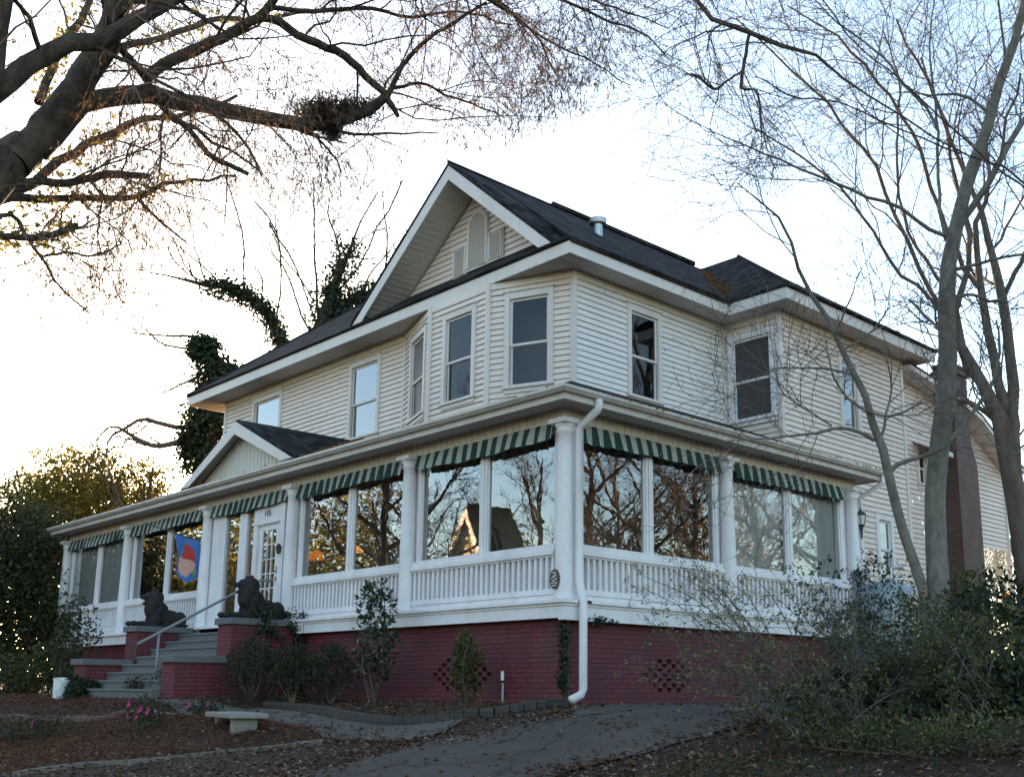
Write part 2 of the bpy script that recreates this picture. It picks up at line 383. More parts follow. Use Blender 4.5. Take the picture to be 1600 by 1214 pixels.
def sprout(P, R, k, rng, u0=.25, u1=1.0, ang=(35, 60), lenf=(.35, .6), radf=.55, K=6, bias=(0, 0, .15), wig=.25, minr=.004, lens=None):
    """k children on every parent polyline"""
    N, KP, _ = P.shape; M = N*k
    u = (u0+(u1-u0)*((np.arange(k)[None, :]+rng.random((N, k)))/k)).reshape(-1); pi = np.repeat(np.arange(N), k)
    f = u*(KP-1); i0 = np.minimum(f.astype(int), KP-2); t = (f-i0)[:, None]
    pos = P[pi, i0]*(1-t)+P[pi, i0+1]*t; tan = nrm(P[pi, i0+1]-P[pi, i0]); r = R[pi, i0]*(1-t[:, 0])+R[pi, i0+1]*t[:, 0]
    L = np.linalg.norm(np.diff(P, axis=1), axis=2).sum(1)[pi]
    rv = nrm(np.cross(tan, rng.normal(size=(M, 3)))); a = np.radians(ang[0]+(ang[1]-ang[0])*rng.random(M))[:, None]
    d = nrm(tan*np.cos(a)+rv*np.sin(a))
    if lens is None: ln = L*(lenf[0]+(lenf[1]-lenf[0])*rng.random(M))*(1-.45*u)
    else: ln = lens[0]+(lens[1]-lens[0])*rng.random(M)
    out = np.empty((M, K, 3)); out[:, 0] = pos; step = (ln/(K-1))[:, None]; b = np.array(bias)
    for j in range(1, K):
        d = nrm(d+b+wig*rng.normal(size=(M, 3))); out[:, j] = out[:, j-1]+d*step
    rr = np.maximum(np.minimum(r*radf, .9*r), minr)
    rad = np.maximum(rr[:, None]*np.linspace(1, .35, K)[None, :], minr*.7)
    return out, rad
def leaves(pos, dirs, ln, wd, rng, fold=.25, droop=None):
    """a folded diamond per position: V, F"""
    n = len(pos); d = nrm(dirs); s = nrm(np.cross(d, rng.normal(size=(n, 3)))); up = np.cross(s, d)
    ln = np.broadcast_to(ln, (n,))[:, None]; wd = np.broadcast_to(wd, (n,))[:, None]
    a = pos; c = pos+d*ln; m = pos+d*ln*.45
    b = m+s*wd*.5+up*wd*fold; e = m-s*wd*.5+up*wd*fold
    V = np.stack([a, b, c, e], 1).reshape(-1, 3); o = np.arange(n)[:, None]*4
    F = np.concatenate([o+np.array([[0, 1, 2]]), o+np.array([[0, 2, 3]])])
    return V, F
class TreeMesh:
    def __init__(s): s.V = []; s.F4 = []; s.F3 = []; s.n = 0
    def addV(s, V, F):
        (s.F4 if F.shape[1] == 4 else s.F3).append(F+s.n); s.V.append(V); s.n += len(V)
    def tubes(s, P, R, sides): s.addV(*tube_batch(P, R, sides))
    def build(s, name, m, parent=None, smooth=False):
        if not s.V: return None
        return npmesh(name, np.concatenate(s.V), [np.concatenate(q) for q in (s.F4, s.F3) if q], m, parent, smooth)
def twig_points(P, n, rng, u0=.2):
    N, K, _ = P.shape; i = rng.integers(0, N, n); f = (u0+(1-u0)*rng.random(n))*(K-1); k = np.minimum(f.astype(int), K-2); t = (f-k)[:, None]
    return P[i, k]*(1-t)+P[i, k+1]*t, nrm(P[i, k+1]-P[i, k])
def blob(center, rad, n, rng, hollow=.45):
    d = nrm(rng.normal(size=(n, 3))); r = (hollow+(1-hollow)*rng.random(n)**.6)[:, None]
    return np.array(center)+d*r*np.array(rad), d

# ================================================================== THE HOUSE
class Wall:                                   # walking a -> b the outside is on the right
    def __init__(s, a, b):
        s.a = np.array(a, float); s.b = np.array(b, float); s.L = float(np.hypot(*(s.b-s.a))); s.t = (s.b-s.a)/s.L; s.n = np.array([s.t[1], -s.t[0]])
    def p(s, d, o=0): return s.a+s.t*d+s.n*o
    def P(s, d, z, o=0): q = s.p(d, o); return (q[0], q[1], z)
def siding(w, z0, z1, holes=(), expo=.121, span=None, mb=None):
    """lapped boards on a wall, cut round the openings; span(z) gives the ends of a row"""
    mb = mb or MB(); span = span or (lambda z: (0, w.L)); but = .024; jr = random.Random(int(z0*100)+int(w.L*1000))
    zb = z0
    while zb < z1-1e-6:
        zt = min(zb+expo, z1)
        cuts = sorted({zb, zt}|{h for q in holes for h in (q[2], q[3]) if zb < h < zt})
        for c0, c1 in zip(cuts[:-1], cuts[1:]):
            if c1-c0 < 1e-4: continue
            zm = (c0+c1)/2; a0, b0 = span(c0); a1, b1 = span(c1)
            if b0-a0 < .02: continue
            hs = sorted((q[0], q[1]) for q in holes if q[2] < zm < q[3])
            segs = []; cur = 'a'
            xs = [a0]
            for h0, h1 in hs: xs += [h0, h1]
            xs.append(b0)
            o0 = .004+but*(1-(c0-zb)/expo); o1 = .004+but*(1-(c1-zb)/expo)
            for i in range(0, len(xs), 2):
                l, r = xs[i], xs[i+1]
                if r-l < .01: continue
                segs.append((i, l, r))
            pieces = []
            for i, l, r in segs:
                cut = [l]
                if r-l > 2.2:
                    c_ = l+jr.uniform(.6, 3.4)
                    while c_ < r-.5: cut.append(c_); c_ += jr.uniform(2.4, 4.2)
                cut.append(r)
                for q in range(len(cut)-1): pieces.append((i, cut[q]+(.004 if q else 0), cut[q+1]-(.004 if q < len(cut)-2 else 0), q == 0, q == len(cut)-2))
            for i, l, r, first_, last_ in pieces:
                oj = jr.uniform(-.003, .004); o0 = .004+but*(1-(c0-zb)/expo)+oj
                lt = a1 if (i == 0 and first_) else l; rt = b1 if (i == len(xs)-2 and last_) else r
                zg = zb+expo*.80
                if c0 < zg < c1:
                    og = .004+but*.2; u = (zg-c0)/(c1-c0); lm, rm = l+(lt-l)*u, r+(rt-r)*u
                    mb.quad(w.P(l, c0, o0), w.P(r, c0, o0), w.P(rm, zg, og), w.P(lm, zg, og)); mb.quad(w.P(lm, zg, og), w.P(rm, zg, og), w.P(rt, c1, -.012), w.P(lt, c1, -.012))
                else: mb.quad(w.P(l, c0, o0), w.P(r, c0, o0), w.P(rt, c1, o1), w.P(lt, c1, o1))
                if c0 == zb: mb.quad(w.P(l, c0, -.012), w.P(r, c0, -.012), w.P(r, c0, o0), w.P(l, c0, o0))
        zb += expo
    return mb
def upper_window(w, c0, c1, z0, z1, house, blind=0, trim='trim_paint', rail=.47, dark_screen=False):
    """double-hung window: casing (part) > sash, pane, blind"""
    ct = .115
    m = MB()
    m.wbox(w, c0, c0+ct, z0+.06, z1, -.02, .055); m.wbox(w, c1-ct, c1, z0+.06, z1, -.02, .055)
    m.wbox(w, c0+ct, c1-ct, z1-ct-.03, z1-.001, -.02, .054); m.wbox(w, c0-.03, c1+.03, z1-.002, z1+.035, -.02, .085)
    m.wbox(w, c0-.02, c1+.02, z0, z0+.06, -.05, .09); m.wbox(w, c0+.01, c1-.01, z0-.09, z0-.001, -.01, .05)
    win = m.build('window', trim, house, bevel=.006)
    a0, a1, b0, b1 = c0+ct, c1-ct, z0+.06, z1-ct-.03; mid = b0+(b1-b0)*rail
    m = MB(); st = .05
    for (q0, q1, o) in ((b0, mid+.02, -.03), (mid-.02, b1, -.003)):
        m.wbox(w, a0, a0+st, q0, q1, o-.03, o); m.wbox(w, a1-st, a1, q0, q1, o-.03, o)
        m.wbox(w, a0+st, a1-st, q0, q0+st, o-.03, o-.001); m.wbox(w, a0+st, a1-st, q1-st, q1, o-.03, o-.001)
    m.build('sash', trim, win)
    m = MB(); m.quad(w.P(a0+st, b0+st, -.045), w.P(a1-st, b0+st, -.045), w.P(a1-st, mid-.03, -.045), w.P(a0+st, mid-.03, -.045))
    m.quad(w.P(a0+st, mid+.03, -.018), w.P(a1-st, mid+.03, -.018), w.P(a1-st, b1-st, -.018), w.P(a0+st, b1-st, -.018))
    m.build('pane', 'screen_dark' if dark_screen else ('window_glass' if w is W_main or w is W_js else 'window_glass_dim'), win, recalc=False)
    if blind:
        m = MB(); m.wbox(w, a0, a1, b1-(b1-b0)*blind, b1, -.125, -.12); m.build('blind', 'blind_fabric', win)
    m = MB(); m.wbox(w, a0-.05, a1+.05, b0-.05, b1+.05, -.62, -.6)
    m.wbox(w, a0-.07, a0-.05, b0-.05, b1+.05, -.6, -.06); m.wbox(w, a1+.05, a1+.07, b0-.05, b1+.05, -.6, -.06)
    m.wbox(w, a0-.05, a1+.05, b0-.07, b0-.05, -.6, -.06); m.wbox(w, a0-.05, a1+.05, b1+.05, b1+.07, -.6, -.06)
    m.build('room_shade_box', 'room_dark', win)  # near-black box stands in for the shade of the unlit room
    return win

house = thing('house', (0, 0, -1.5), 'large cream two-storey house with front gable, glassed-in wraparound porch and red brick base', 'house')
ZS = 6.85                                     # soffit
W_main = Wall((-17.2, 2.95), (-8.4, 2.95)); W_cl = Wall((-8.4, 2.95), (-6.5, 2.26)); W_bf = Wall((-6.5, 2.26), (-4.55, 2.26))
W_cr = Wall((-4.55, 2.26), (-2.8, 2.95)); W_side = Wall((-2.8, 2.95), (-2.8, 7.75)); W_jf = Wall((-2.8, 7.75), (-1.3, 7.75)); W_js = Wall((-1.3, 7.75), (-1.3, 13.0))
W_left = Wall((-17.2, 13), (-17.2, 2.95))
WZ0, WZ1 = 4.55, 6.54
def upper(w, wins, z0=3.9, material='siding_cream', expo=.121):
    holes = [(a+.02, b-.02, c+.01, d-.01) for a, b, c, d, *_ in wins]
    siding(w, z0, ZS, holes, expo).build('wall', material, house, recalc=False)
    for a, b, c, d, *k in wins: upper_window(w, a, b, c, d, house, *k)
upper(W_main, [(1.62, 3.23, WZ0, 6.62, .0), (6.52, 7.86, 4.6, 6.60, .0)])
upper(W_cl, [(.56, 1.76, WZ0-.03, WZ1, 0, 'trim_paint', .47, True)])
upper(W_bf, [(.46, 1.56, 4.50, 6.53, 0)])
upper(W_cr, [(.37, 1.46, 4.53, WZ1+.02, .0)])
upper(W_side, [(1.53, 2.59, WZ0, 6.56, 0)], material='siding_skylit')
upper(W_jf, [(.14, 1.38, 4.48, 6.53, 0, 'white_paint', .47, True)])
# the jog's long side wall reaches down to the brick base
hl = [(2.32, 3.18, 4.6, 6.40), (3.61, 4.38, 1.27, 2.79)]
siding(W_js, -.2, ZS, [(a+.02, b-.02, c+.01, d-.01) for a, b, c, d in hl], .125).build('wall', 'siding_cream', house, recalc=False)
upper_window(W_js, *hl[0], house); upper_window(W_js, *hl[1], house, .2, 'white_paint')
siding(W_left, 3.9, ZS).build('wall', 'siding_cream', house, recalc=False)
# corner boards, cut between the walls
def board(*b): m = MB(); m.box(*b); return m.build('corner_board', 'trim_paint', house, bevel=.006)
for (x, y) in ((-17.2, 2.95), (-2.8, 2.95), (-1.3, 7.75)): board(x-.06, x+.045, y-.045, y+.06, 3.9 if x != -1.3 else -.2, ZS-.002)
board(-1.36, -1.255, 12.94, 13.05, -.2, ZS-.002)
for s_ in (.0, W_bf.L): q = W_bf.p(s_, .03); m = MB(); m.lathe((q[0], q[1], 3.9), [(.06, 0), (.06, ZS-3.905)], 8); m.build('corner_board', 'trim_paint', house)
q = W_main.p(W_main.L, .0); board(q[0]-.03, q[0]+.03, q[1]-.035, q[1]+.03, 3.9, ZS-.002)
board(-2.8, -2.72, 7.66, 7.75, 3.9, ZS-.003)
# frieze board right under the soffit
m = MB()
for w in (W_main, W_cl, W_bf, W_cr, W_side, W_jf, W_js): m.wbox(w, .05, w.L-.05, ZS-.16, ZS-.004, 0, .034)
m.build('frieze_board', 'frieze_paint', house)
# sheathing behind the siding, floors and inner walls of the ground floor
m = MB()
plan = [(-17.2, 2.95), (-8.4, 2.95), (-6.5, 2.26), (-4.55, 2.26), (-2.8, 2.95), (-2.8, 7.75), (-1.3, 7.75), (-1.3, 13), (-17.2, 13)]
inn = [(-17.1, 3.08), (-8.4, 3.08), (-6.45, 2.40), (-4.6, 2.40), (-2.95, 3.05), (-2.95, 7.9), (-1.45, 7.9), (-1.45, 12.9), (-17.1, 12.9)]
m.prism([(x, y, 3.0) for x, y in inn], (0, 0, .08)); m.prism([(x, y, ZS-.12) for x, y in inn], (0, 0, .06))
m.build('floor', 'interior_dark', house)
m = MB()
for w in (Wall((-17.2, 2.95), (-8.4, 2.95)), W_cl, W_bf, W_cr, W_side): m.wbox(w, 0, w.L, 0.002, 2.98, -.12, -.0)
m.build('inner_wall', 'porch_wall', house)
m = MB(); m.box(-1.55, -1.26, 7.8, 13.0, -1.45, -.2); m.build('foundation', 'painted_brick', house)

# ---- soffit, fascia, main roof
EZ, EY, EX, JY, JX, LX, BY = 7.08, 2.27, -2.2, 7.22, -.70, -18.3, 13.7
m = MB()
m.prism([(LX+.03, EY+.03, ZS-.0), (EX-.03, EY+.03, ZS), (EX-.03, JY+.03, ZS), (JX-.03, JY+.03, ZS), (JX-.03, BY, ZS), (LX+.03, BY, ZS)], (0, 0, .02))
# board lines of the vented soffit
for k in range(64):
    x = LX+.2+k*.25
    if x < EX-.1: m.box(x, x+.012, EY+.05, 2.93 if x < -8.5 or x > -2.7 else 2.22, ZS-.005, ZS-.001)
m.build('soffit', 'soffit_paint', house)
m = MB()
m.box(LX, EX+.0, EY-.025, EY, ZS-.03, EZ); m.box(EX-.025, EX, EY+.001, JY-.026, ZS-.03, EZ-.001); m.box(EX-.025, JX, JY-.025, JY, ZS-.03, EZ-.002)
m.box(JX-.025, JX, JY+.001, BY, ZS-.03, EZ-.001); m.box(LX, LX+.025, EY+.001, BY, ZS-.03, EZ-.001)
m.build('fascia', 'trim_paint', house, bevel=.005)
RX, RZ, SL = -5.9, 9.93, .8
def slab(mb, poly, t=.07): return mb.prism(poly, (0, 0, t))
m = MB(); ez = EZ-.005
yt = EY+(10.2-EZ)/SL; xr = RX-.6
slab(m, [(LX-.04, EY-.05, ez), (EX+.04, EY-.05, ez), (EX-.9, EY+.85, ez+.72), (xr, yt, 10.2), (LX+.0+(yt-EY), yt, 10.2)])          # front slope
slab(m, [(LX-.04, EY-.05, ez), (LX+(yt-EY), yt, 10.2), (LX+(yt-EY), 12, 10.2), (LX-.04, BY+.05, ez)])                            # left hip
slab(m, [(LX+(yt-EY), yt, 10.2), (xr, yt, 10.2), (xr, 12, 10.2), (LX+(yt-EY), 12, 10.2)])
slab(m, [(EX+.05, EY-.05, ez-.03), (EX+.05, JY+.05, ez-.03), (RX+.05, 10.9, RZ+.02), (RX, 10.9, RZ+.02), (RX, EY+.9, RZ), ], .08)
slab(m, [(RX, EY-.14, RZ), (-2.56, EY-.14, ez+.01), (-2.3, EY+.35, ez+.02), (RX, EY+1.0, RZ)], .08)
m.prism([(RX, EY+.9, RZ+.06), (-2.45, EY+.12, ez+.02), (-2.2, EY+.0, ez+.02), (RX+.3, EY+.9, RZ-.2)], (0, .06, .02))            # east slope with the gable's right side
slab(m, [(EX-.05, JY-.05, ez), (JX+.05, JY-.05, ez), (-4.3, 10.46, 9.72), (-5.7, 10.46, 9.72)])                                  # cross wing, front
slab(m, [(JX+.05, JY-.05, ez), (JX+.05, BY+.05, ez), (-4.3, 10.46, 9.72)])                                                       # cross wing, hip end
slab(m, [(JX+.05, BY+.05, ez), (LX, BY+.05, ez), (-14, 10.46, 9.72), (-4.3, 10.46, 9.72)])
slab(m, [(RX, EY-.14, RZ), (-9.52, EY-.14, ez+.03), (RX, 5.9, RZ)], .08)                                                          # gable's left side
main_roof = m.build('main_roof', 'shingles', house)
# ridge caps and the fallen leaves lying in the valley
m = MB()
m.tube([(RX, EY-.14, RZ+.09), (RX, 5.4, RZ+.09)], .04, 6); m.build('ridge_cap', 'shingles', main_roof); m = MB(); m.tube([(RX, 5.3, RZ+.13), (RX, 10.6, RZ+.15)], .09, 6); m.build('ridge_cap', 'shingles', main_roof); m = MB(); m.tube([(JX+.05, JY-.05, ez+.08), (-4.3, 10.46, 9.8)], .04, 6); m.build('ridge_cap', 'shingles', main_roof); m = MB(); m.tube([(LX-.04, EY-.05, ez+.07), (LX+(yt-EY), yt, 10.27)], .045, 6)
m.build('ridge_cap', 'shingles', main_roof)
# ---- front gable: pediment, rake boards, rake soffit, ornament
YP = 2.97
gz_at = lambda z: (RX-(RZ-.35-z)/.76, RX+(RZ-.35-z)/.79)
def gspan(z):
    a, b = gz_at(z); return (a-(-9.6)+.05, b-(-9.6)-.05)
Wg = Wall((-9.6, YP), (-2.0, YP))
siding(Wg, 7.60, RZ-.38, [], .135, gspan).build('gable_wall', 'siding_cream', house, recalc=False)
m = MB(); m.prism([(-8.9, YP+.03, 7.4), (-2.9, YP+.03, 7.4), (RX, YP+.03, RZ-.2)], (0, .04, 0)); m.build('gable_backing', 'interior_dark', house)
m = MB()
y0, y1 = EY-.13, EY-.09
for sgn, fx in ((-1, -9.45), (1, -2.62)):
    apex = np.array([RX, y0, RZ-.0]); foot = np.array([fx, y0, EZ+.04]); dn = np.array([0, 0, -.31])
    m.prism([apex, foot, foot+(-sgn*.36, 0, 0), apex+dn*1.08], (0, .04, 0))
m.build('rake_board', 'trim_paint', house, bevel=.004)
m = MB()
for fx, sl in ((-9.0, .76), (-2.85, .79)):
    za = RZ-.33; zf = za-abs(fx-RX)*sl
    m.prism([(RX, y1, za), (fx, y1, zf), (fx, YP+.02, zf), (RX, YP+.02, za)], (0, 0, .03))
    for k in range(1, 26):                    # soffit board joints
        u = k/26; x = RX+(fx-RX)*u; z = za+(zf-za)*u
        m.box(x-.006, x+.006, y1+.01, YP-.03, z-.012, z-.001)
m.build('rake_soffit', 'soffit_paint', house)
def panel(cx, hw, zb, zt, arch, o):
    pts = [(cx-hw, zb), (cx+hw, zb), (cx+hw, zt)]
    if arch: pts += [(cx+hw*math.cos(a), zt+hw*1.05*math.sin(a)) for a in np.linspace(0, PI, 16)[1:-1]]
    pts.append((cx-hw, zt)); return [(x, YP-o, z) for x, z in pts]
m = MB(); m2 = MB()                            # blind Palladian panel
for (cx, hw, zb, zt, ar) in ((-5.78, .36, 7.72, 8.70, 1), (-6.40, .25, 7.66, 8.40, 0), (-5.16, .25, 7.72, 8.44, 0)):
    m.prism(panel(cx, hw, zb, zt, ar, .065), (0, .05, 0))
    pts = panel(cx, hw-.05, zb+.05, zt-(0 if ar else .05), ar, .07); m.tube(pts+pts[:1], .035, 6)
    m2.prism(panel(cx, hw-.085, zb+.06, zt-(.0 if ar else .085), ar, .069), (0, .01, 0))
    for k in range(4): x = cx-(hw-.085)+(k+1)*(2*(hw-.085))/5; m2.box(x-.008, x+.008, YP-.074, YP-.0695, zb+.08, zt-.1)
orn = m.build('gable_ornament', 'trim_paint', house, bevel=.006)
m2.build('ornament_panel', 'groove_paint', orn)
m = MB(); m.lathe((-4.25, 5.15, 8.45), [(.16, -.15), (.155, .06), (.10, .16), (.10, .46), (.105, .5), (.19, .52), (.20, .56), (.20, .64), (.15, .66)], 18); m.build('vent_pipe', 'galvanised', house, smooth=False)
m = MB()
for (x, y, z, dx) in ((EX, EY, EZ, .02),): m.tube([(LX-.02, EY-.055, EZ+.03), (EX+.05, EY-.055, EZ+.03), (EX+.055, JY-.055, EZ+.03), (JX+.055, JY-.055, EZ+.03), (JX+.055, BY, EZ+.03)], .028, 6)
m.build('drip_edge', 'shingles', house)

# ---- rear wing and chimney beyond the jog
Wr = Wall((-1.6, 13.05), (-1.6, 19.2))
top = lambda s: np.interp(s, [0, .9, 2.2, 3.8, 5.2, 6.15], [6.6, 6.5, 6.32, 6.0, 5.3, 4.85])
zz = np.linspace(0, 6.15, 60)
def rspan(z):
    ok = zz[top(zz) > z]; return (0, float(ok.max()) if len(ok) else 0)
siding(Wr, 2.6, 6.6, [(1.05, 1.62, 3.9, 4.9)], .125, rspan).build('wall', 'siding_cream', house, recalc=False)
siding(Wr, -.4, 2.6, [(4.25, 6.05, -.4, 2.6)], .125).build('wall', 'siding_cream', house, recalc=False)
upper_window(Wr, 1.03, 1.64, 3.86, 4.92, house)
m = MB()
ys = np.linspace(0, 6.5, 16)
for a, b in zip(ys[:-1], ys[1:]):
    za, zb_ = float(top(a)), float(top(b)); ya, yb = 13.05+a, 13.05+b
    m.prism([(-1.05, ya, za), (-1.05, yb, zb_), (-8, yb, zb_), (-8, ya, za)], (0, 0, .12))
m.build('rear_roof', 'trim_paint', house)
m = MB()
for a, b in zip(ys[:-1], ys[1:]):
    za, zb_ = float(top(a))+.125, float(top(b))+.125; m.prism([(-1.03, 13.05+a, za), (-1.03, 13.05+b, zb_), (-8, 13.05+b, zb_), (-8, 13.05+a, za)], (0, 0, .04))
m.build('rear_shingles', 'shingles', house)
m = MB(); m.box(-1.66, -1.55, 19.15, 19.25, -.4, 4.85); m.box(-1.64, -1.55, 17.2, 17.3, -.4, 2.6); m.build('corner_board', 'trim_paint', house)
m = MB(); m.prism([Wr.P(1.0-.1, 4.98, 0), Wr.P(1.0-.1, 4.98, .05), Wr.P(1.0-.1, 4.72, .62), Wr.P(1.0-.1, 4.66, .62)], (0, .95, 0))
for k in range(9): y = 13.05+.92+k*.108; m.box(-1.0, -.975, y, y+.05, 4.60, 4.72)
m.build('window_hood', 'white_paint', house)
m = MB()
m.box(-1.6, -1.02, 15.2, 16.35, -1.0, 4.6)
m.add([(-1.6, 15.2, 4.6), (-1.02, 15.2, 4.6), (-1.02, 16.35, 4.6), (-1.6, 16.35, 4.6), (-1.6, 15.35, 5.2), (-1.08, 15.35, 5.2), (-1.08, 16.2, 5.2), (-1.6, 16.2, 5.2)],
      [(0, 1, 5, 4), (1, 2, 6, 5), (2, 3, 7, 6), (3, 0, 4, 7)])
m.box(-1.6, -1.08, 15.35, 16.2, 5.2, 7.2); m.box(-1.66, -1.02, 15.29, 16.26, 7.0, 7.1); m.box(-1.63, -1.05, 15.32, 16.23, 7.2, 7.28)
m.build('chimney', 'red_brick', house, bevel=.01)
m = MB()                                      # lattice screen under the rear wing
for k in range(-14, 16):
    s = 4.25+k*.13
    for sg in (1, -1):
        a = np.array([s if sg > 0 else s+.0, 1.45]); n_ = 9
        p0 = (s, 1.5 if sg > 0 else 2.6); p1 = (s+1.1, 2.6 if sg > 0 else 1.5)
        (s0, z0_), (s1, z1_) = p0, p1
        if s1 < 4.27 or s0 > 6.03: continue
        u0 = max(0, (4.27-s0)/(s1-s0)); u1 = min(1, (6.03-s0)/(s1-s0))
        A = (s0+(s1-s0)*u0, z0_+(z1_-z0_)*u0); B = (s0+(s1-s0)*u1, z0_+(z1_-z0_)*u1); o = .02 if sg > 0 else .035
        m.prism([Wr.P(A[0], A[1]-.02, o), Wr.P(B[0], B[1]-.02, o), Wr.P(B[0], B[1]+.02, o), Wr.P(A[0], A[1]+.02, o)], (.012, 0, 0))
m.build('lattice', 'latticework', house)

# ---- porch: columns, railings, glazing, awnings
FX = [0, -3.885, -7.865, -11.615, -16.03, -20.25]; SY = [0, 3.94, 7.97]
Wf = Wall((-20.25, 0), (0, 0)); Ws = Wall((0, 0), (0, 8.3))
def fs(x): return x+20.25
columns = [(x, 0) for x in FX]+[(0, SY[1]), (0, SY[2]+.1)]
for i, (x, y) in enumerate(columns):
    m = MB(); prof = [(.165, 0), (.165, .05), (.145, .08), (.138, .12)]+[(.138-.026*(k/10)**1.6, .12+2.40*k/10) for k in range(1, 11)]+[(.135, 2.54), (.135, 2.575), (.118, 2.59), (.15, 2.64), (.165, 2.665)]
    m.lathe((x, y-.06 if y == 0 else y, .0) if y == 0 and x != 0 else (x+.06 if x == 0 and y > 0 else x+.03, y if y > 0 else y-.03, 0), prof, 28)
    o = m.build('column', 'white_paint', house, smooth=True)
    cx, cy = (x, -.06) if (y == 0 and x != 0) else ((.06, y) if y > 0 else (.03, -.03))
    m = MB(); m.box(cx-.185, cx+.185, cy-.185, cy+.185, 2.667, 2.748); m.build('capital', 'white_paint', o, bevel=.01)
# wall behind the columns: posts
for b in [(x-.14, x+.14, .05, .22, .0, 2.75) for x in FX]+[(-.22, -.05, y-.14, y+.14, 0, 2.75) for y in SY[1:]]:
    m = MB(); m.box(*b); m.build('porch_post', 'white_paint', house, bevel=.006)
def railing(w, s0, s1):
    m = MB()
    m.wbox(w, s0, s1, .69, .765, -.04, .10); m.wbox(w, s0, s1, .66, .69, -.02, .06)
    m.wbox(w, s0, s1, .10, .185, -.02, .06); m.wbox(w, s0, s1, .0, .1, -.05, .03)
    n = int(round((s1-s0)/.128)); st = (s1-s0)/n
    for k in range(n): c = s0+(k+.5)*st; m.wbox(w, c-.026, c+.026, .185, .66, -.005, .045)
    r = m.build('porch_railing', 'white_paint', house, bevel=.004)
    m = MB(); m.wbox(w, s0, s1, .02, .69, -.14, -.11); m.build('rail_backing', 'white_paint', r)
    return r
def glazing(w, s0, s1, curtain=0):
    m = MB(); zs, zt = .85, 2.62; mid = (s0+s1)/2
    m.wbox(w, s0, s1, .766, zs, -.16, .06)
    for a, b in ((s0, s0+.09), (mid-.09, mid+.09), (s1-.09, s1)): m.wbox(w, a, b, zs, zt, -.13, -.02)
    m.wbox(w, mid-.035, mid+.035, zs, zt, -.019, .0)
    m.wbox(w, s0, s1, zt, 2.745, -.13, -.02)
    for a, b in ((s0+.09, mid-.09), (mid+.09, s1-.09)):
        for p, q in ((a, a+.03), (b-.03, b)): m.wbox(w, p, q, zs, zt, -.11, -.045)
        m.wbox(w, a+.03, b-.03, zs, zs+.03, -.11, -.045); m.wbox(w, a+.03, b-.03, zt-.03, zt, -.11, -.045)
    win = m.build('porch_window', 'white_paint', house, bevel=.005)
    for a, b in ((s0+.12, mid-.12), (mid+.12, s1-.12)):
        g = MB(); g.quad(w.P(a, zs+.03, -.075), w.P(b, zs+.03, -.075), w.P(b, zt-.03, -.075), w.P(a, zt-.03, -.075)); g.build('pane', 'window_glass', win, recalc=False)
    if curtain:
        c = MB(); n = int((s1-s0)*26); V = []
        for k in range(n+1): s = s0+.05+(s1-s0-.1)*k/n; V.append((s, -.155+.014*math.sin(k*1.1)+.012*math.sin(k*.37)))
        for (a, oa), (b, ob) in zip(V[:-1], V[1:]): c.quad(w.P(a, .8, oa), w.P(b, .8, ob), w.P(b, 2.7, ob), w.P(a, 2.7, oa))
        c.build('curtain', 'sheer_fabric', win, smooth=True, recalc=False)
    return win
def awning(w, s0, s1, seed):
    rng = random.Random(seed); m = MB(); n = int((s1-s0)/.02); stripe = .128; zt, zb = 2.742, 2.45
    ph = rng.random()*6; rows = 6
    def pt(s, v):
        ripple = (.026+.014*math.sin(s*5.3+ph))*math.sin(2*PI*s/(stripe*2)+ph+.6*math.sin(s*2.3))*v+.02*math.sin(s*3.1+ph)*v
        z = zt-(zt-zb)*v+(-.012*abs(math.sin(PI*(s-s0)/stripe)) if v == 1 else 0)+.018*math.sin(s*1.7+ph)*v+.01*math.sin(s*7.1+ph*2)*v
        return w.P(s, z, 0.04+.07*v**.85+ripple)
    ss = [s0+(s1-s0)*k/n for k in range(n+1)]
    for a, b in zip(ss[:-1], ss[1:]):
        mi = int(((a+b)/2-s0)/stripe) % 2
        for j in range(rows): m.quad(pt(a, j/rows), pt(b, j/rows), pt(b, (j+1)/rows), pt(a, (j+1)/rows), mi=mi)
    aw = m.build('awning', ['awning_green', 'awning_white'], house, smooth=True, recalc=False)
    sl = aw.modifiers.new('thick', 'SOLIDIFY'); sl.thickness = .004
    b = MB(); b.wbox(w, s0, s1, zt-.015, zt+.012, .02, .045); b.build('awning_bar', 'white_paint', aw)
for i in range(5):
    r, l = fs(FX[i])-.15, fs(FX[i+1])+.15
    awning(Wf, l+.05, r-.06, i)
    if i == 2: continue
    railing(Wf, l, r); glazing(Wf, l, r, curtain=(i == 4))
for i in range(2):
    a, b = SY[i]+.15, SY[i+1]-(.15 if i == 0 else .12)
    awning(Ws, a+.12, b-.05, 10+i); railing(Ws, a, b); glazing(Ws, a, b, curtain=(i == 1))
# end of the side porch
m = MB(); m.box(-.22, .045, 8.14, 8.33, 0, 2.75); m.box(-1.3, -.22, 8.22, 8.33, 0, 2.98); m.build('end_pilaster', 'white_paint', house, bevel=.005)
m = MB(); m.box(-20.38, -20.1, .22, 3.0, 0, 2.75); m.box(-20.1, -17.2, 2.9, 3.0, 0, 2.93); m.build('end_wall', 'white_paint', house, bevel=.005)
m = MB(); m.box(-20.2, -17.0, 3.05, 3.2, -1.7, 0); m.box(-20.2, -20.0, .0, 3.05, -1.7, -.3); m.box(-17.2, -17.0, 3.2, 13, -1.7, 3.9); m.box(-17.0, -1.5, 12.9, 13.0, -1.7, ZS); m.build('rear_foundation', 'red_brick', house)  # unseen back and left walls, added to block light under the house
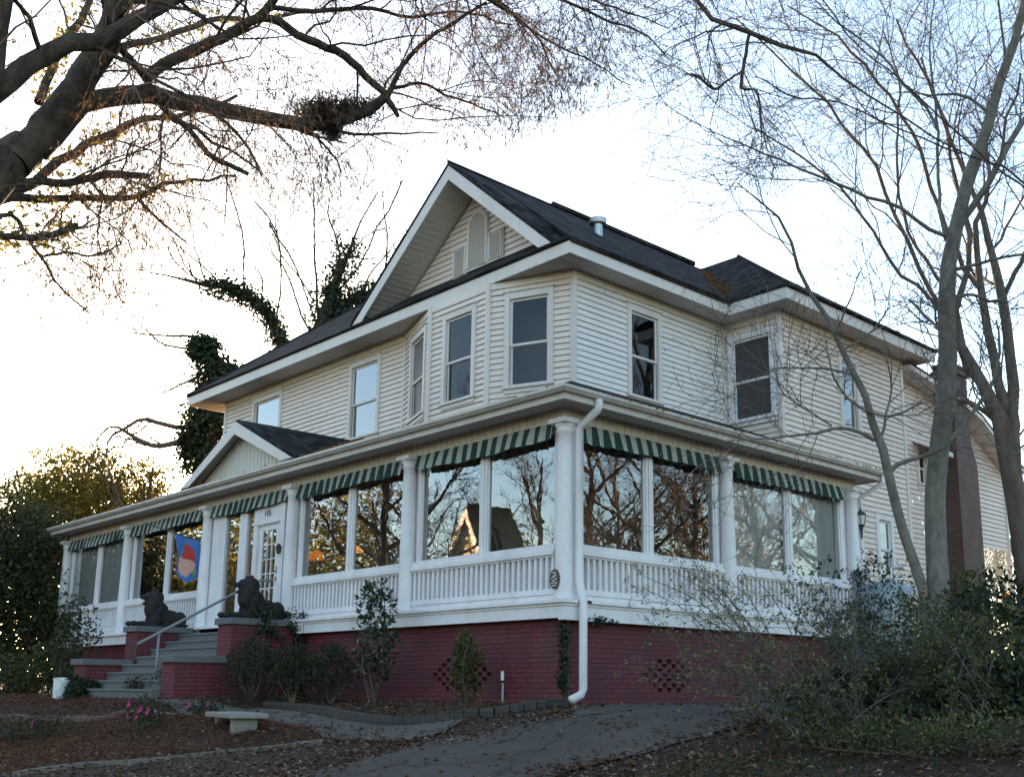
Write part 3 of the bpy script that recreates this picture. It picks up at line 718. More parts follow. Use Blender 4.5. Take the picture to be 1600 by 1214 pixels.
# frieze of grooved boards over the columns, ceiling
m = MB()
m.wbox(Wf, -.12, fs(.05), 2.75, 2.93, -.10, .05); m.wbox(Ws, .051, 8.33, 2.75, 2.93, -.10, .0501)
m.box(-20.37, -20.25, -.05, 3, 2.75, 2.93)
m.build('porch_frieze', 'frieze_paint', house)
m = MB()
for k in range(int(20.3/.17)): s = .05+k*.17; m.wbox(Wf, s, s+.011, 2.752, 2.928, .0495, .0525)
for k in range(int(8.2/.17)): s = .1+k*.17; m.wbox(Ws, s, s+.011, 2.752, 2.928, .0496, .0526)
m.build('board_groove', 'groove_paint', house)
PZ, PO = 2.935, .53
m = MB(); LXP, SYE = -20.36, 8.5
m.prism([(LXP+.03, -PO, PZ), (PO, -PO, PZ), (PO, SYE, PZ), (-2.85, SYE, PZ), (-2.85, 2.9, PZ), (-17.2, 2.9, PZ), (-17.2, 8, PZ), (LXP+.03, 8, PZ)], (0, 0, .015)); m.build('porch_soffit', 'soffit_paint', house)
m = MB()
m.box(LXP, PO+.025, -PO-.025, -PO, 2.885, 3.03); m.box(PO, PO+.025, -PO+.001, SYE, 2.885, 3.029); m.box(LXP, LXP+.025, -PO+.001, 8, 2.885, 3.029)
m.prism([(PO+.02, SYE, 2.885), (PO+.02, SYE, 3.03), (-2.0, SYE, 3.98), (-2.0, SYE, 2.885)], (0, -.03, 0))
m.build('porch_fascia', 'gutter_paint', house, bevel=.004)
def gutter(pts, side):                        # K-style trough
    prof = [(0, 3.07), (.0, 2.985), (.07, 2.985), (.10, 3.02), (.115, 3.03), (.115, 3.075), (.10, 3.075), (.10, 3.03), (.065, 2.998), (.012, 2.998), (.012, 3.07)]
    return prof
m = MB(); prof = gutter(None, 1)
nn = len(prof)
A = [(LXP-.0, -PO-.026-o, z) for o, z in prof]; B = [(PO+.026+o, -PO-.026-o, z) for o, z in prof]; C = [(PO+.026+o, SYE+.05, z) for o, z in prof]
m.add(A+B+C, [(i, (i+1) % nn, nn+(i+1) % nn, nn+i) for i in range(nn)]+[(nn+i, nn+(i+1) % nn, 2*nn+(i+1) % nn, 2*nn+i) for i in range(nn)]+[tuple(range(nn)), tuple(range(2*nn, 3*nn))])
m.build('gutter', 'gutter_paint', house)
m = MB()                                      # leaves and grit caught in the gutter
ps = MB()
PSL = .43
pr = lambda d: 3.02+PSL*d
slab(m, [(LXP-.02, -PO-.05, pr(0)), (PO+.05, -PO-.05, pr(0)), (-2.85, 2.93, pr(3.46)), (-17.2, 2.93, pr(3.46))], .06)
slab(m, [(PO+.05, -PO-.05, pr(0)), (PO+.05, SYE+.03, pr(0)), (-2.85, SYE+.03, pr(3.46)), (-2.85, 2.93, pr(3.46))], .06)
slab(m, [(LXP-.02, -PO-.05, pr(0)), (-17.2, 2.93, pr(3.46)), (-17.2, 8, pr(3.46)), (LXP-.02, 8, pr(0))], .06)
porch_roof = m.build('porch_roof', 'shingles', house)
m = MB(); m.wbox(W_bf, -.1, W_bf.L+.1, 4.16, 4.24, .03, .05); m.build('bay_foot_strip', 'dark_metal', house)  # thin dark strip where the bay siding meets the porch roof
# small gable over the entrance
GX, GHW, GZ0, GZ1 = -9.56, 2.46, 3.14, 4.3
m = MB(); gy = -.56
slab(m, [(GX, gy, GZ1), (GX-GHW-.06, gy, GZ0-.02), (GX-GHW+.6, -.1, GZ0+.15), (GX, 2.93, GZ1+.02)], .06)
slab(m, [(GX, gy, GZ1), (GX+GHW+.06, gy, GZ0-.02), (GX+GHW-.6, -.1, GZ0+.15), (GX, 2.93, GZ1+.02)], .06)
pg = m.build('entrance_gable', 'shingles', house)
m = MB()
for sg in (-1, 1):
    a = np.array([GX, gy-.01, GZ1]); f = np.array([GX+sg*GHW, gy-.01, GZ0]); dn = np.array([0, 0, -.22])
    m.prism([a, f, f+(-sg*.42, 0, 0.0), a+dn*1.25], (0, -.035, 0))
m.build('rake_board', 'trim_paint', pg, bevel=.004)
m = MB(); ty = -.30; m.prism([(GX-2.25, ty, 3.10), (GX+2.25, ty, 3.10), (GX, ty, GZ1-.08)], (0, .05, 0))
for k in range(26): x = GX-2.05+k*.16; zt = 3.10+(GZ1-.08-3.10)*(1-abs(x-GX)/2.25)-.03; m.box(x, x+.012, ty-.007, ty-.0005, 3.12, max(zt, 3.13))
m.build('tympanum', 'ornament_paint', pg)
m = MB()
for sg in (-1, 1): m.prism([(GX, gy+.01, GZ1-.06), (GX+sg*GHW*.9, gy+.01, GZ0+.055), (GX+sg*GHW*.9, ty, GZ0+.055), (GX, ty, GZ1-.06)], (0, 0, -.02))
m.build('rake_soffit', 'soffit_paint', pg)
# downspouts
m = MB()
def pipe(m, pts, wx, wy):
    for a, b in zip(pts[:-1], pts[1:]):
        a = np.array(a); b = np.array(b)
        m.prism([a+(-wx, -wy, 0), a+(wx, -wy, 0), a+(wx, wy, 0), a+(-wx, wy, 0)], b-a)
m.tube([(.60, .12, 2.98), (.60, .12, 2.86), (.57, .115, 2.82), (.28, .08, 2.62), (.24, .075, 2.57), (.24, .075, .30), (.26, .075, .2), (.31, .07, .06), (.33, .07, .0), (.33, .07, -1.28), (.30, .06, -1.36), (.27, -.12, -1.44)], .062, 10)
m.build('downspout', 'white_paint', house, smooth=True)
m = MB(); m.tube([(.60, 8.42, 2.98), (.60, 8.42, 2.84), (.1, 8.42, 2.62), (.06, 8.42, 2.55), (.02, 8.42, .0), (.02, 8.42, -1.3)], .05, 10); m.build('downspout', 'white_paint', house, smooth=True)
# deck edge, skirt, brick base with pierced vents
m = MB()
m.wbox(Wf, -.08, fs(.29), -.055, 0, -.3, .29); m.wbox(Ws, -.0, 8.35, -.0551, -.0001, -.3, .29)
m.build('deck_edge', 'white_paint', house, bevel=.008)
m = MB(); m.wbox(Wf, -.05, fs(-11.53), -.27, -.056, .1, .22); m.wbox(Wf, fs(-7.28), fs(.22), -.27, -.056, .1, .22); m.wbox(Ws, -.219, 8.33, -.30, -.0561, .1, .2201); m.wbox(Wf, fs(-7.28), fs(.235), -.095, -.0562, .221, .245); m.wbox(Ws, -.22, 8.33, -.095, -.0563, .2202, .245)
m.build('porch_skirt', 'white_paint', house, bevel=.005)
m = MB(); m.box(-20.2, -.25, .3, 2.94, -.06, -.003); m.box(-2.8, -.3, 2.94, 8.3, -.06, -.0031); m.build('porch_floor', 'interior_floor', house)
def pierced(w, s0, s1, z0, z1, centres):
    m = MB(); bw, bh = .225, .075; holes = []
    for cs, cz, R, NM in centres:
        for r in range(-R, R+1):
            zc = z0+(round((cz-z0)/bh)+r)*bh; n = NM-abs(r)
            for k in range(n):
                s = cs+(k-(n-1)/2)*bw*1.02; holes.append((s-.052, s+.052, zc+.004, zc+bh-.004))
    zs = sorted({z0, z1}|{h for q in holes for h in q[2:]})
    for a, b in zip(zs[:-1], zs[1:]):
        zm = (a+b)/2; hs = sorted(q[:2] for q in holes if q[2] < zm < q[3]); xs = [s0]+[v for h in hs for v in h]+[s1]
        for i in range(0, len(xs), 2): m.quad(w.P(xs[i], a, .02), w.P(xs[i+1], a, .02), w.P(xs[i+1], b, .02), w.P(xs[i], b, .02))
    for h0, h1, a, b in holes:
        for q in (((h0, a), (h0, b)), ((h1, a), (h1, b)), ((h0, a), (h1, a)), ((h0, b), (h1, b))):
            (p, c), (d, e) = q; m.quad(w.P(p, c, .02), w.P(d, e, .02), w.P(d, e, -.1), w.P(p, c, -.1))
    m.wbox(w, s0+.3, s1-.3, z0, z1, -.14, -.1)
    return m
m = pierced(Wf, 0, fs(-11.9), -1.7, -.26, []); m.build('brick_base', 'painted_brick', house, recalc=False)
m = pierced(Wf, fs(-7.5), fs(.02), -1.7, -.26, [(fs(-2.35), -1.08, 3, 7)]); m.build('brick_base', 'painted_brick', house, recalc=False)
m = pierced(Ws, -.02, 8.3, -1.7, -.29, [(2.35, -1.08, 3, 6), (6.3, -1.0, 3, 6)]); m.build('brick_base', 'painted_brick', house, recalc=False)
# ---- entrance bay
yw = -.05
m = MB()
def ex(x0, x1, z0, z1, o0=-.1, o1=.0): m.wbox(Wf, fs(x0), fs(x1), z0, z1, o0, o1)
ex(-11.47, -10.85, 0, 2.745); ex(-10.21, -9.88, 0, 2.745); ex(-9.52, -9.36, 0, 2.745, -.1, .03); ex(-8.44, -8.24, 0, 2.745, -.1, .03)
ex(-9.359, -8.441, 2.12, 2.745, -.1, .015); ex(-9.42, -8.38, 2.08, 2.13, -.1, .045); ex(-10.85, -9.52, 2.66, 2.744, -.1, -.005); ex(-8.24, -8.0, 2.66, 2.744, -.1, -.005)
ex(-10.849, -10.211, 0, .12, -.1, -.005); ex(-9.879, -9.521, 0, .12, -.1, -.005); ex(-8.239, -8.0, 0, .12, -.1, -.005)
entry = m.build('entrance_surround', 'white_paint', house, bevel=.006)
for x0, x1 in ((-10.85, -10.21), (-9.88, -9.52), (-8.24, -8.0)):
    m = MB(); m.quad(Wf.P(fs(x0), .12, -.06), Wf.P(fs(x1), .12, -.06), Wf.P(fs(x1), 2.66, -.06), Wf.P(fs(x0), 2.66, -.06))
    m.build('sidelight', 'window_glass', entry, recalc=False)
m = MB(); d0, d1, g0, g1, gb, gt = -9.35, -8.45, -9.2, -8.64, .42, 1.95
ex(d0, g0, .02, 2.08, -.07, -.025); ex(g1, d1, .02, 2.08, -.07, -.025); ex(g0, g1, gt, 2.08, -.07, -.025); ex(g0, g1, .02, gb, -.07, -.025)
for k in range(1, 3): x = g0+(g1-g0)*k/3; ex(x-.012, x+.012, gb, gt, -.065, -.03)
for k in range(1, 5): z = gb+(gt-gb)*k/5; ex(g0, g1, z-.012, z+.012, -.064, -.031)
door = m.build('door', 'white_paint', house, bevel=.004)
m = MB(); m.quad(Wf.P(fs(g0), gb, -.05), Wf.P(fs(g1), gb, -.05), Wf.P(fs(g1), gt, -.05), Wf.P(fs(g0), gt, -.05)); m.build('pane', 'window_glass', door, recalc=False)
m = MB(); ex(-8.53, -8.50, 1.0, 1.16, -.025, .0); ex(-8.545, -8.49, .86, .94, -.025, .005); m.tube([Wf.P(fs(-8.52), 1.05, 0), Wf.P(fs(-8.52), 1.05, .05), Wf.P(fs(-8.58), 1.05, .05)], .012, 6); m.build('door_handle', 'dark_metal', door)
m = MB(); c = Wf.P(fs(-8.95), 1.42, -.0); m.lathe((c[0], c[1], c[2]-.07), [(.03, 0), (.06, .04), (.05, .09), (.02, .14)], 10); m.build('door_wreath', 'lamp_ceramic', door)
m = MB(); c = Wf.P(fs(-8.33), 1.52, .08); m.lathe(c, [(.012, -.14), (.04, -.1), (.055, 0), (.06, .02), (.02, .08)], 8); m.box(c[0]-.015, c[0]+.015, c[1], c[1]+.06, c[2]-.03, c[2]+.03); m.build('door_lamp', 'dark_metal', house)
# writing
def text(name, body, size, loc, rot, m, parent, ext=.006, shear=0):
    cu = bpy.data.curves.new('t', 'FONT'); cu.body = body; cu.size = size; cu.extrude = ext; cu.align_x = 'CENTER'; cu.align_y = 'CENTER'; cu.shear = shear
    o = bpy.data.objects.new('t', cu); COL.objects.link(o); o.location = loc; o.rotation_euler = rot
    bpy.context.view_layer.update(); me = bpy.data.meshes.new_from_object(o.evaluated_get(bpy.context.evaluated_depsgraph_get())); me.transform(o.matrix_world)
    bpy.data.objects.remove(o); me.materials.clear(); me.materials.append(MATS[m]); return link(name, me, parent)
text('house_number', '115', .17, (-8.93, -.05, 2.3), (PI/2, 0, 0), 'dark_metal', house)
m = MB(); m.box(-7.22, -6.92, -.262, -.246, -.27, -.09); ns = m.build('letter_plaque', 'white_paint', house)
text('letters', 'GU', .17, (-7.07, -.266, -.18), (PI/2, 0, 0), 'dark_metal', ns, .003)
# oval plaque on the corner column
c = np.array([.0, -.2, .30]); e1 = np.array([.94, .34, 0]); m = MB()
ov = lambda a, b: [tuple(c+e1*a*math.cos(t)+np.array([0, 0, b*math.sin(t)])) for t in np.linspace(0, 2*PI, 28)[:-1]]
m.prism(ov(.085, .15), (-.01, .03, 0)); pl = m.build('oval_plaque', 'plaque_brown', house, bevel=.004)
m = MB()
for q in ([(-.03, .09), (.02, .1), (.03, .06), (-.02, .04)], [(-.05, .01), (.0, .04), (.04, .0), (-.03, -.03)], [(-.05, -.06), (.05, -.05), (.03, -.09), (-.04, -.1)]):
    m.tube([c+e1*x+np.array([.003, -.012, z]) for x, z in q], .008, 5)
m.build('plaque_figure', 'white_paint', pl)
# lantern on the end pilaster
c = np.array([.12, 8.2, 2.06]); m = MB()
m.box(.045, .07, 8.15, 8.25, 1.9, 2.1); m.tube([(.06, 8.2, 1.98), (.12, 8.2, 1.93), (.19, 8.2, 1.98)], .015, 6); m.lathe((.19, 8.2, 2.0), [(.02, -.28), (.03, -.12), (.05, -.03), (.075, 0)], 6); m.lathe((.19, 8.2, 2.2), [(.12, 0), (.09, .05), (.03, .09), (.02, .13)], 6)
for k in range(6): a = k*PI/3; m.tube([(.19+.07*math.cos(a), 8.2+.07*math.sin(a), 2.0), (.19+.11*math.cos(a), 8.2+.11*math.sin(a), 2.2)], .008, 4)
m.tube([(.07, 8.2, 2.02), (.06, 8.2, 2.45), (.13, 8.2, 2.55), (.19, 8.2, 2.5), (.19, 8.2, 2.33)], .008, 5)
lt = m.build('wall_lantern', 'dark_metal', house)
m = MB(); m.lathe((.19, 8.2, 2.01), [(.06, 0), (.1, .18)], 6); m.build('lantern_glass', 'lamp_shade_white', lt)
# gas riser by the base
m = MB(); m.tube([(-1.28, -.06, -1.55), (-1.28, -.06, -1.2)], .02, 8); m.build('gas_pipe', 'galvanised', house)
m = MB(); m.tube([(-1.28, -.07, -1.16), (-1.28, -.07, -1.02)], .028, 10); m.build('meter_cap', 'white_plastic', house)

# ================================================================== GROUND
def sheet(name, xs, ys, m, dz=0.0, fn=terrain):
    X, Y = np.meshgrid(xs, ys, indexing='ij'); Z = fn(X, Y)+dz; nx, ny = X.shape
    V = np.stack([X, Y, Z], -1).reshape(-1, 3); i = np.arange(nx-1)[:, None]*ny+np.arange(ny-1)[None, :]
    F = np.stack([i, i+ny, i+ny+1, i+1], -1).reshape(-1, 4)
    return npmesh(name, V, [F], m, smooth=True)
def steps_(a, fine0, fine1, b, st):
    l = -np.geomspace(1, 1+fine0-a, 26)[::-1]+1+fine0; r = np.geomspace(1, 1+b-fine1, 26)-1+fine1
    return np.concatenate([l[:-1], np.arange(fine0, fine1, st), r])
tag(sheet('ground', steps_(-900, -26, 16, 900, .22), steps_(-900, -14, 16, 900, .22), 'ground_soil'), kind='structure')
def strip(name, left, right, m, dz, n=60, k=14):
    """a sheet draped on the ground between two polylines"""
    def rs(p):
        p = np.array(p, float); d = np.concatenate([[0], np.cumsum(np.linalg.norm(np.diff(p, axis=0), axis=1))]); u = np.linspace(0, d[-1], n)
        return np.stack([np.interp(u, d, p[:, j]) for j in range(2)], 1)
    L, R = rs(left), rs(right); t = np.linspace(0, 1, k)[None, :, None]; P = L[:, None]*(1-t)+R[:, None]*t
    Z = terrain(P[..., 0], P[..., 1])+dz; V = np.concatenate([P, Z[..., None]], -1).reshape(-1, 3)
    i = np.arange(n-1)[:, None]*k+np.arange(k-1)[None, :]; F = np.stack([i, i+1, i+k+1, i+k], -1).reshape(-1, 4)
    return tag(npmesh(name, V, [F], m, smooth=True), kind='structure')
dl = [G(*p)[:2] for p in ((380, 1290), (455, 1212), (560, 1188), (640, 1163), (720, 1142), (800, 1135), (858, 1124), (905, 1109))]+[(.35, 2), (.35, 5), (.4, 9)]
dr = [G(*p)[:2] for p in ((820, 1290), (870, 1212), (950, 1192), (1040, 1168), (1110, 1150), (1180, 1133))]+[(4.2, 1.2), (4.0, 4), (3.6, 9)]
strip('driveway', dl, dr, 'asphalt', .02)
pl_ = [(-7.2, -2.5), (-5.4, -1.85), (-3.8, -1.97), (-2.3, -2.22), (-.9, -2.3), (.2, -2.0)]; pr_ = [(-7.4, -3.1), (-5.2, -2.75), (-3.6, -2.7), (-2.0, -3.0), (-.7, -3.4), (.5, -3.2)]
strip('garden_path', pl_, pr_, 'path_concrete', .04)
strip('street', [(-200, -13.5), (200, -13.5)], [(-200, -22), (200, -22)], 'street_asphalt', .02, 80, 6)
# low kerb along the foot of the straw bank
def wall_strip(name, pts, m, h, t, dz=-.1):
    p = np.array(pts, float); q, _ = resample(np.c_[p, np.zeros(len(p))], np.ones(len(p)), 40); mb = MB()
    for a, b in zip(q[:-1], q[1:]):
        d = nrm((b-a)[:2]); n_ = np.array([-d[1], d[0]])*t/2; za, zb = gz(*a[:2]), gz(*b[:2])
        c = [a[:2]-n_, b[:2]-n_, b[:2]+n_, a[:2]+n_]; zz_ = [za, zb, zb, za]
        mb.add([(c[i][0], c[i][1], zz_[i]+dz) for i in range(4)]+[(c[i][0], c[i][1], zz_[i]+h) for i in range(4)], [(0, 3, 2, 1), (4, 5, 6, 7), (0, 1, 5, 4), (2, 3, 7, 6), (1, 2, 6, 5), (3, 0, 4, 7)])
    return mb.build(name, m)
kp = [G(*p)[:2] for p in ((20, 1212), (130, 1197), (260, 1187), (350, 1178), (460, 1166), (505, 1160))]
tag(wall_strip('kerb', kp, 'kerb_concrete', .05, .2), kind='structure')
tag(wall_strip('garden_edging', [(-5.3, -3.35), (-7, -3.6), (-8.5, -3.75), (-11, -3.85), (-14, -3.9)], 'edge_brick', .10, .2), 'low red brick edging running through the straw bed by the steps', 'garden edging')
tag(wall_strip('garden_edging', [(-5.6, -1.6), (-3.8, -1.85), (-2.3, -2.1), (-.9, -2.2), (.1, -1.85), (.5, -1.3), (.55, -.55)], 'edge_stone', .12, .2), 'curved dark grey block edging below the brick porch base', 'garden edging')

# ================================================================== ENTRANCE STEPS, LIONS, FLAG
st = thing('entrance_steps', (-9.68, -1.5, -1.5), 'grey concrete front steps between stepped red brick walls, climbing to the door', 'steps')
m = MB(); n_ = 9; rise = 1.5/n_
for k in range(1, n_):
    z = -rise*k; m.box(-11.5, -7.85, -.29-.3*k, -.29-.3*(k-1) if k > 1 else -.291, -1.7-.01*k, z-.045)
m.build('riser', 'concrete_cap', st)
m = MB()
for k in range(1, n_): z = -rise*k; m.box(-11.5, -7.85, -.32-.3*k, -.291-.3*(k-1), z-.045, z)
m.build('tread', 'concrete_cap', st, bevel=.008)
for x0, x1 in ((-12.1, -11.5), (-7.85, -7.3)):
    m = MB(); m.box(x0, x1, -1.52, -.23, -1.75, -.14); m.box(x0+.002, x1-.002, -2.56, -1.521, -1.85, -.86); cw = m.build('cheek_wall', 'painted_brick', st)
    m = MB(); m.box(x0-.05, x1+.05, -1.58, -.292, -.14, -.015); m.box(x0-.05, x1+.05, -2.63, -1.581, -.86, -.735); m.build('coping', 'concrete_cap', cw, bevel=.012)
hx = -8.55; m = MB()
rt = [(hx, -2.75, .02-1.02), (hx, -2.2, -.35-.32), (hx, -1.0, .2), (hx, -.45, .62), (hx, -.25, .78), (hx, -.15, .82), (hx, .0, .82)]
yb, zb, yt2, zt2 = -2.75, -.52, -.42, .80
hr = [(hx, yb, zb), (hx, yt2, zt2), (hx, yt2+.12, zt2+.05), (hx, -.04, zt2+.05)]
m.tube(hr, .028, 10); m.tube([(hx, -2.35, -1.4), (hx, -2.35, zb+(zt2-zb)*(.4/2.33))], .026, 10)
m.build('handrail', 'rail_paint', st, smooth=True)

def ico(bm, c, r, rot=(0, 0, 0), sub=3):
    M = Matrix.Translation(c) @ Matrix.Rotation(rot[2], 4, 'Z') @ Matrix.Rotation(rot[1], 4, 'Y') @ Matrix.Rotation(rot[0], 4, 'X') @ Matrix.Diagonal((*r, 1))
    bmesh.ops.create_icosphere(bm, subdivisions=sub, radius=1, matrix=M)
def lion(x, y, z, label):
    t = thing('lion_statue', (x, y, z), label, 'statue', 'lion statues on the step walls')
    bm = bmesh.new()
    B = [((-.16, 0, .20), (.34, .17, .20)), ((-.40, .11, .17), (.17, .11, .19)), ((-.40, -.11, .17), (.17, .11, .19)), ((.10, 0, .33), (.19, .17, .28)), ((.02, 0, .36), (.2, .15, .2), (0, .5, 0)),
         ((.16, 0, .54), (.20, .20, .24)), ((.10, 0, .66), (.15, .15, .13)), ((.27, 0, .64), (.13, .12, .12)), ((.38, 0, .635), (.10, .075, .055), (0, .1, 0)), ((.33, 0, .515), (.11, .06, .035), (0, .25, 0)), ((.45, 0, .655), (.03, .04, .025)),
         ((.24, .12, .42), (.08, .07, .2)), ((.24, -.12, .42), (.08, .07, .2)), ((.27, 0, .40), (.09, .12, .18)), ((.16, .10, .79), (.04, .035, .045)), ((.16, -.10, .79), (.04, .035, .045)),
         ((.40, .12, .06), (.26, .06, .06)), ((.40, -.12, .06), (.26, .06, .06)), ((.63, .12, .06), (.08, .075, .06)), ((.63, -.12, .06), (.08, .075, .06)), ((.15, .14, .16), (.12, .07, .16)), ((.15, -.14, .16), (.12, .07, .16)),
         ((-.24, .17, .05), (.2, .06, .05)), ((-.24, -.17, .05), (.2, .06, .05)), ((-.10, .17, .05), (.07, .06, .05)), ((-.10, -.17, .05), (.07, .06, .05)), ((-.55, .06, .05), (.12, .04, .04), (0, 0, .5)), ((-.48, .18, .05), (.12, .035, .035), (0, 0, -.4)),
         ((.0, 0, .025), (.62, .24, .03))]
    rg = random.Random(5)
    for k in range(46):                       # locks of the mane
        a = rg.uniform(0, 2*PI); h = rg.uniform(.32, .76); rr = .17+.03*math.sin(h*9)
        B.append(((.10+.05*rg.uniform(-1, 1)+.06*math.cos(a), rr*math.sin(a), h), (.05, .045, .09), (rg.uniform(-.4, .4), rg.uniform(-.3, .3), 0)))
    for b in B: ico(bm, b[0], b[1], *(b[2:] if len(b) > 2 else ()), sub=2)
    R = Matrix.Translation((x, y, z)) @ Matrix.Rotation(-PI/2, 4, 'Z')
    bmesh.ops.transform(bm, matrix=R, verts=bm.verts)
    me = bpy.data.meshes.new('lion_body'); bm.to_mesh(me); bm.free(); me.materials.append(MATS['lion_stone'])
    o = link('lion_body', me, t); r = o.modifiers.new('r', 'REMESH'); r.mode = 'VOXEL'; r.voxel_size = .014; r.use_smooth_shade = True
    s = o.modifiers.new('s', 'SMOOTH'); s.iterations = 3; s.factor = .5
    m = MB()
    for sy in (-.03, .03): p = R @ Vector((.41, sy, .592)); m.lathe((p.x, p.y, p.z-.03), [(.003, 0), (.011, .03)], 6); p = R @ Vector((.395, sy, .545)); m.lathe((p.x, p.y, p.z-.01), [(.01, 0), (.002, .03)], 6)
    m.build('fangs', 'lamp_ceramic', t)
lion(-7.56, -.93, -.015, 'dark stone lion lying on the vine-covered step wall right of the handrail')
lion(-11.8, -.93, -.015, 'dark stone lion lying on the bare step wall left of the steps')

fl = thing('garden_flag', (-12.1, -.3, 2.4), 'blue house flag with red and pink figure hanging from a slanted pole by the door', 'flag')
p0, p1 = np.array([-11.62, -.2, 1.93]), np.array([-12.55, -1.15, 2.36])
m = MB(); m.tube([p0, p1], .013, 8); m.build('flag_pole', 'wood_dark', fl)
a = p0+(p1-p0)*.46; b = p0+(p1-p0)*.05; L_ = np.linalg.norm(b-a); ex_ = (b-a)/L_
def fpt(u, v, o=0):
    q = a+(b-a)*u+np.array([.05*math.sin(u*8+v*3), .05*math.sin(u*7+v*2)+.06*v, -.80*v]); return q+np.array([.75, -.6, 0])*o
ell = lambda cu, cv, ru, rv: [(cu+ru*math.cos(t), cv+rv*math.sin(t)) for t in np.linspace(0, 2*PI, 20)[:-1]]
shapes = [([(.22, .52), (.45, .36), (.60, .08), (.80, .28), (.82, .55), (.5, .56)], 1), ([(.10, .50), (.30, .38), (.42, .44), (.30, .58)], 3), (ell(.47, .66, .33, .18), 2), (ell(.42, .80, .17, .09), 2), ([(.68, .80), (.86, .72), (.82, .88), (.66, .94)], 3), ([(.72, .84), (.82, .78), (.78, .88)], 4)]
def in_poly(u, v, poly):
    r = False
    for i in range(len(poly)):
        (x0, y0), (x1, y1) = poly[i], poly[(i+1) % len(poly)]
        if (y0 > v) != (y1 > v) and u < (x1-x0)*(v-y0)/(y1-y0)+x0: r = not r
    return r
m = MB(); n1, n2 = 46, 54; e = lambda u, v: tuple(fpt(u, v*(1+.30*min(u, 1-u)*2)))
for i in range(n1):
    for j in range(n2):
        mi = 0
        for poly, k in shapes:
            if in_poly((i+.5)/n1, (j+.5)/n2, poly): mi = k
        m.quad(*[e(u, v) for u, v in ((i/n1, j/n2), ((i+1)/n1, j/n2), ((i+1)/n1, (j+1)/n2), (i/n1, (j+1)/n2))], mi=mi)
fc = m.build('flag_cloth', ['flag_blue', 'flag_red', 'flag_skin', 'flag_green', 'flag_yellow'], fl, smooth=True, recalc=False)

# ================================================================== BEHIND THE PORCH GLASS
def solid(name, label, cat, m, mname, loc=None, parent=None, smooth=False, bevel=0):
    o = m.build(name, mname, parent, smooth=smooth, bevel=bevel)
    if parent is None: tag(o, label, cat)
    return o
m = MB(); m.box(-8.3, -4.3, .35, 1.0, .72, .77)
for x in (-8.2, -6.3, -4.4):
    for y in (.4, .95): m.box(x-.03, x+.03, y-.03, y+.03, .0, .72)
solid('display_table', 'long dark display table behind the glass right of the door, holding lamps', 'table', m, 'wood_dark', bevel=.005)
m = MB(); m.box(-2.0, -.5, .75, 1.25, 0, .9); solid('cabinet', 'dark cabinet under pale candles in the porch window nearest the corner', 'cabinet', m, 'wood_dark', bevel=.01)
t = thing('table_lamp', (-4.78, .5, .77), 'table lamp with a white cone shade in the second porch window left of the corner', 'lamp')
m = MB(); m.lathe((-4.78, .5, .77), [(.1, 0), (.12, .04), (.17, .2), (.16, .36), (.09, .52), (.05, .6), (.03, .66)], 20); m.build('lamp_base', 'lamp_ceramic', t, smooth=True)
m = MB(); m.lathe((-4.78, .5, 1.42), [(.27, 0), (.16, .42)], 24); m.build('lamp_shade', 'lamp_shade_white', t, smooth=False)
for nm, x, z, lab in (('glow_lamp', -7.96, 1.4, 'small lamp with a glowing orange shade at the door end of the display table'), ('glow_lamp', -6.5, 1.42, 'lit orange stained glass lamp on a dark stem next to the window mullion')):
    t = thing(nm, (x, .6, .77), lab, 'lamp')
    m = MB(); m.lathe((x, .6, .77), [(.11, 0), (.11, .02), (.02, .05), (.02, z-.85), (.05, z-.8)], 12); m.build('lamp_stem', 'wood_dark', t)
    m = MB(); m.lathe((x, .6, z-.1), [(.17, 0), (.155, .06), (.11, .14), (.05, .19)] if x < -7 else [(.15, 0), (.13, .06), (.07, .12), (.03, .14)], 18); m.build('lamp_shade', 'lit_shade' if x < -7 else 'lit_glass', t, smooth=False)
m = MB(); m.tube([(-8.3, .42, .9), (-7.8, .42, 1.02), (-7.2, .42, 1.08), (-6.6, .42, 1.08), (-6.0, .42, 1.02)], .018, 8)
for x, z in ((-8.3, .9), (-6.0, 1.02)): m.tube([(x, .42, 0), (x, .42, z)], .018, 8)
solid('brass_bed_end', 'curved brass bed end seen low through the window right of the door', 'bed frame', m, 'flag_yellow', smooth=True)
t = thing('heart_chair', (-2.35, .75, 0), 'dark wooden chair with a hooped back and a pale heart, by the corner window', 'chair')
m = MB(); m.box(-2.6, -2.1, .5, .98, .43, .47); m.build('seat', 'wood_dark', t, bevel=.01)
for x in (-2.57, -2.13):
    for y in (.53, .95): m = MB(); m.tube([(x, y, 0), (x, y, .43)], .02, 8); m.build('leg', 'wood_dark', t)
m = MB(); m.tube([(-2.62, .5, .47), (-2.66, .5, 1.0), (-2.55, .5, 1.3), (-2.35, .5, 1.42), (-2.15, .5, 1.3), (-2.04, .5, 1.0), (-2.08, .5, .47)], .035, 8)
m.tube([(-2.5, .5, .47), (-2.52, .5, 1.05), (-2.35, .5, 1.28), (-2.18, .5, 1.05), (-2.2, .5, .47)], .022, 8); m.box(-2.46, -2.24, .485, .515, .47, 1.22); m.build('backrest', 'wood_dark', t)
hp = [(.1*16*math.sin(s)**3/17, (13*math.cos(s)-5*math.cos(2*s)-2*math.cos(3*s)-math.cos(4*s))/17*.1) for s in np.linspace(0, 2*PI, 24)[:-1]]
m = MB(); m.prism([(-2.35+x*.7, .478, 1.06+z*.7) for x, z in hp], (0, .006, 0)); m.build('heart', 'lamp_shade_white', t)
t = thing('hanging_lamp', (-1.6, .8, 2.9), 'dark green glass shade hanging from the porch ceiling inside the corner window', 'lamp')
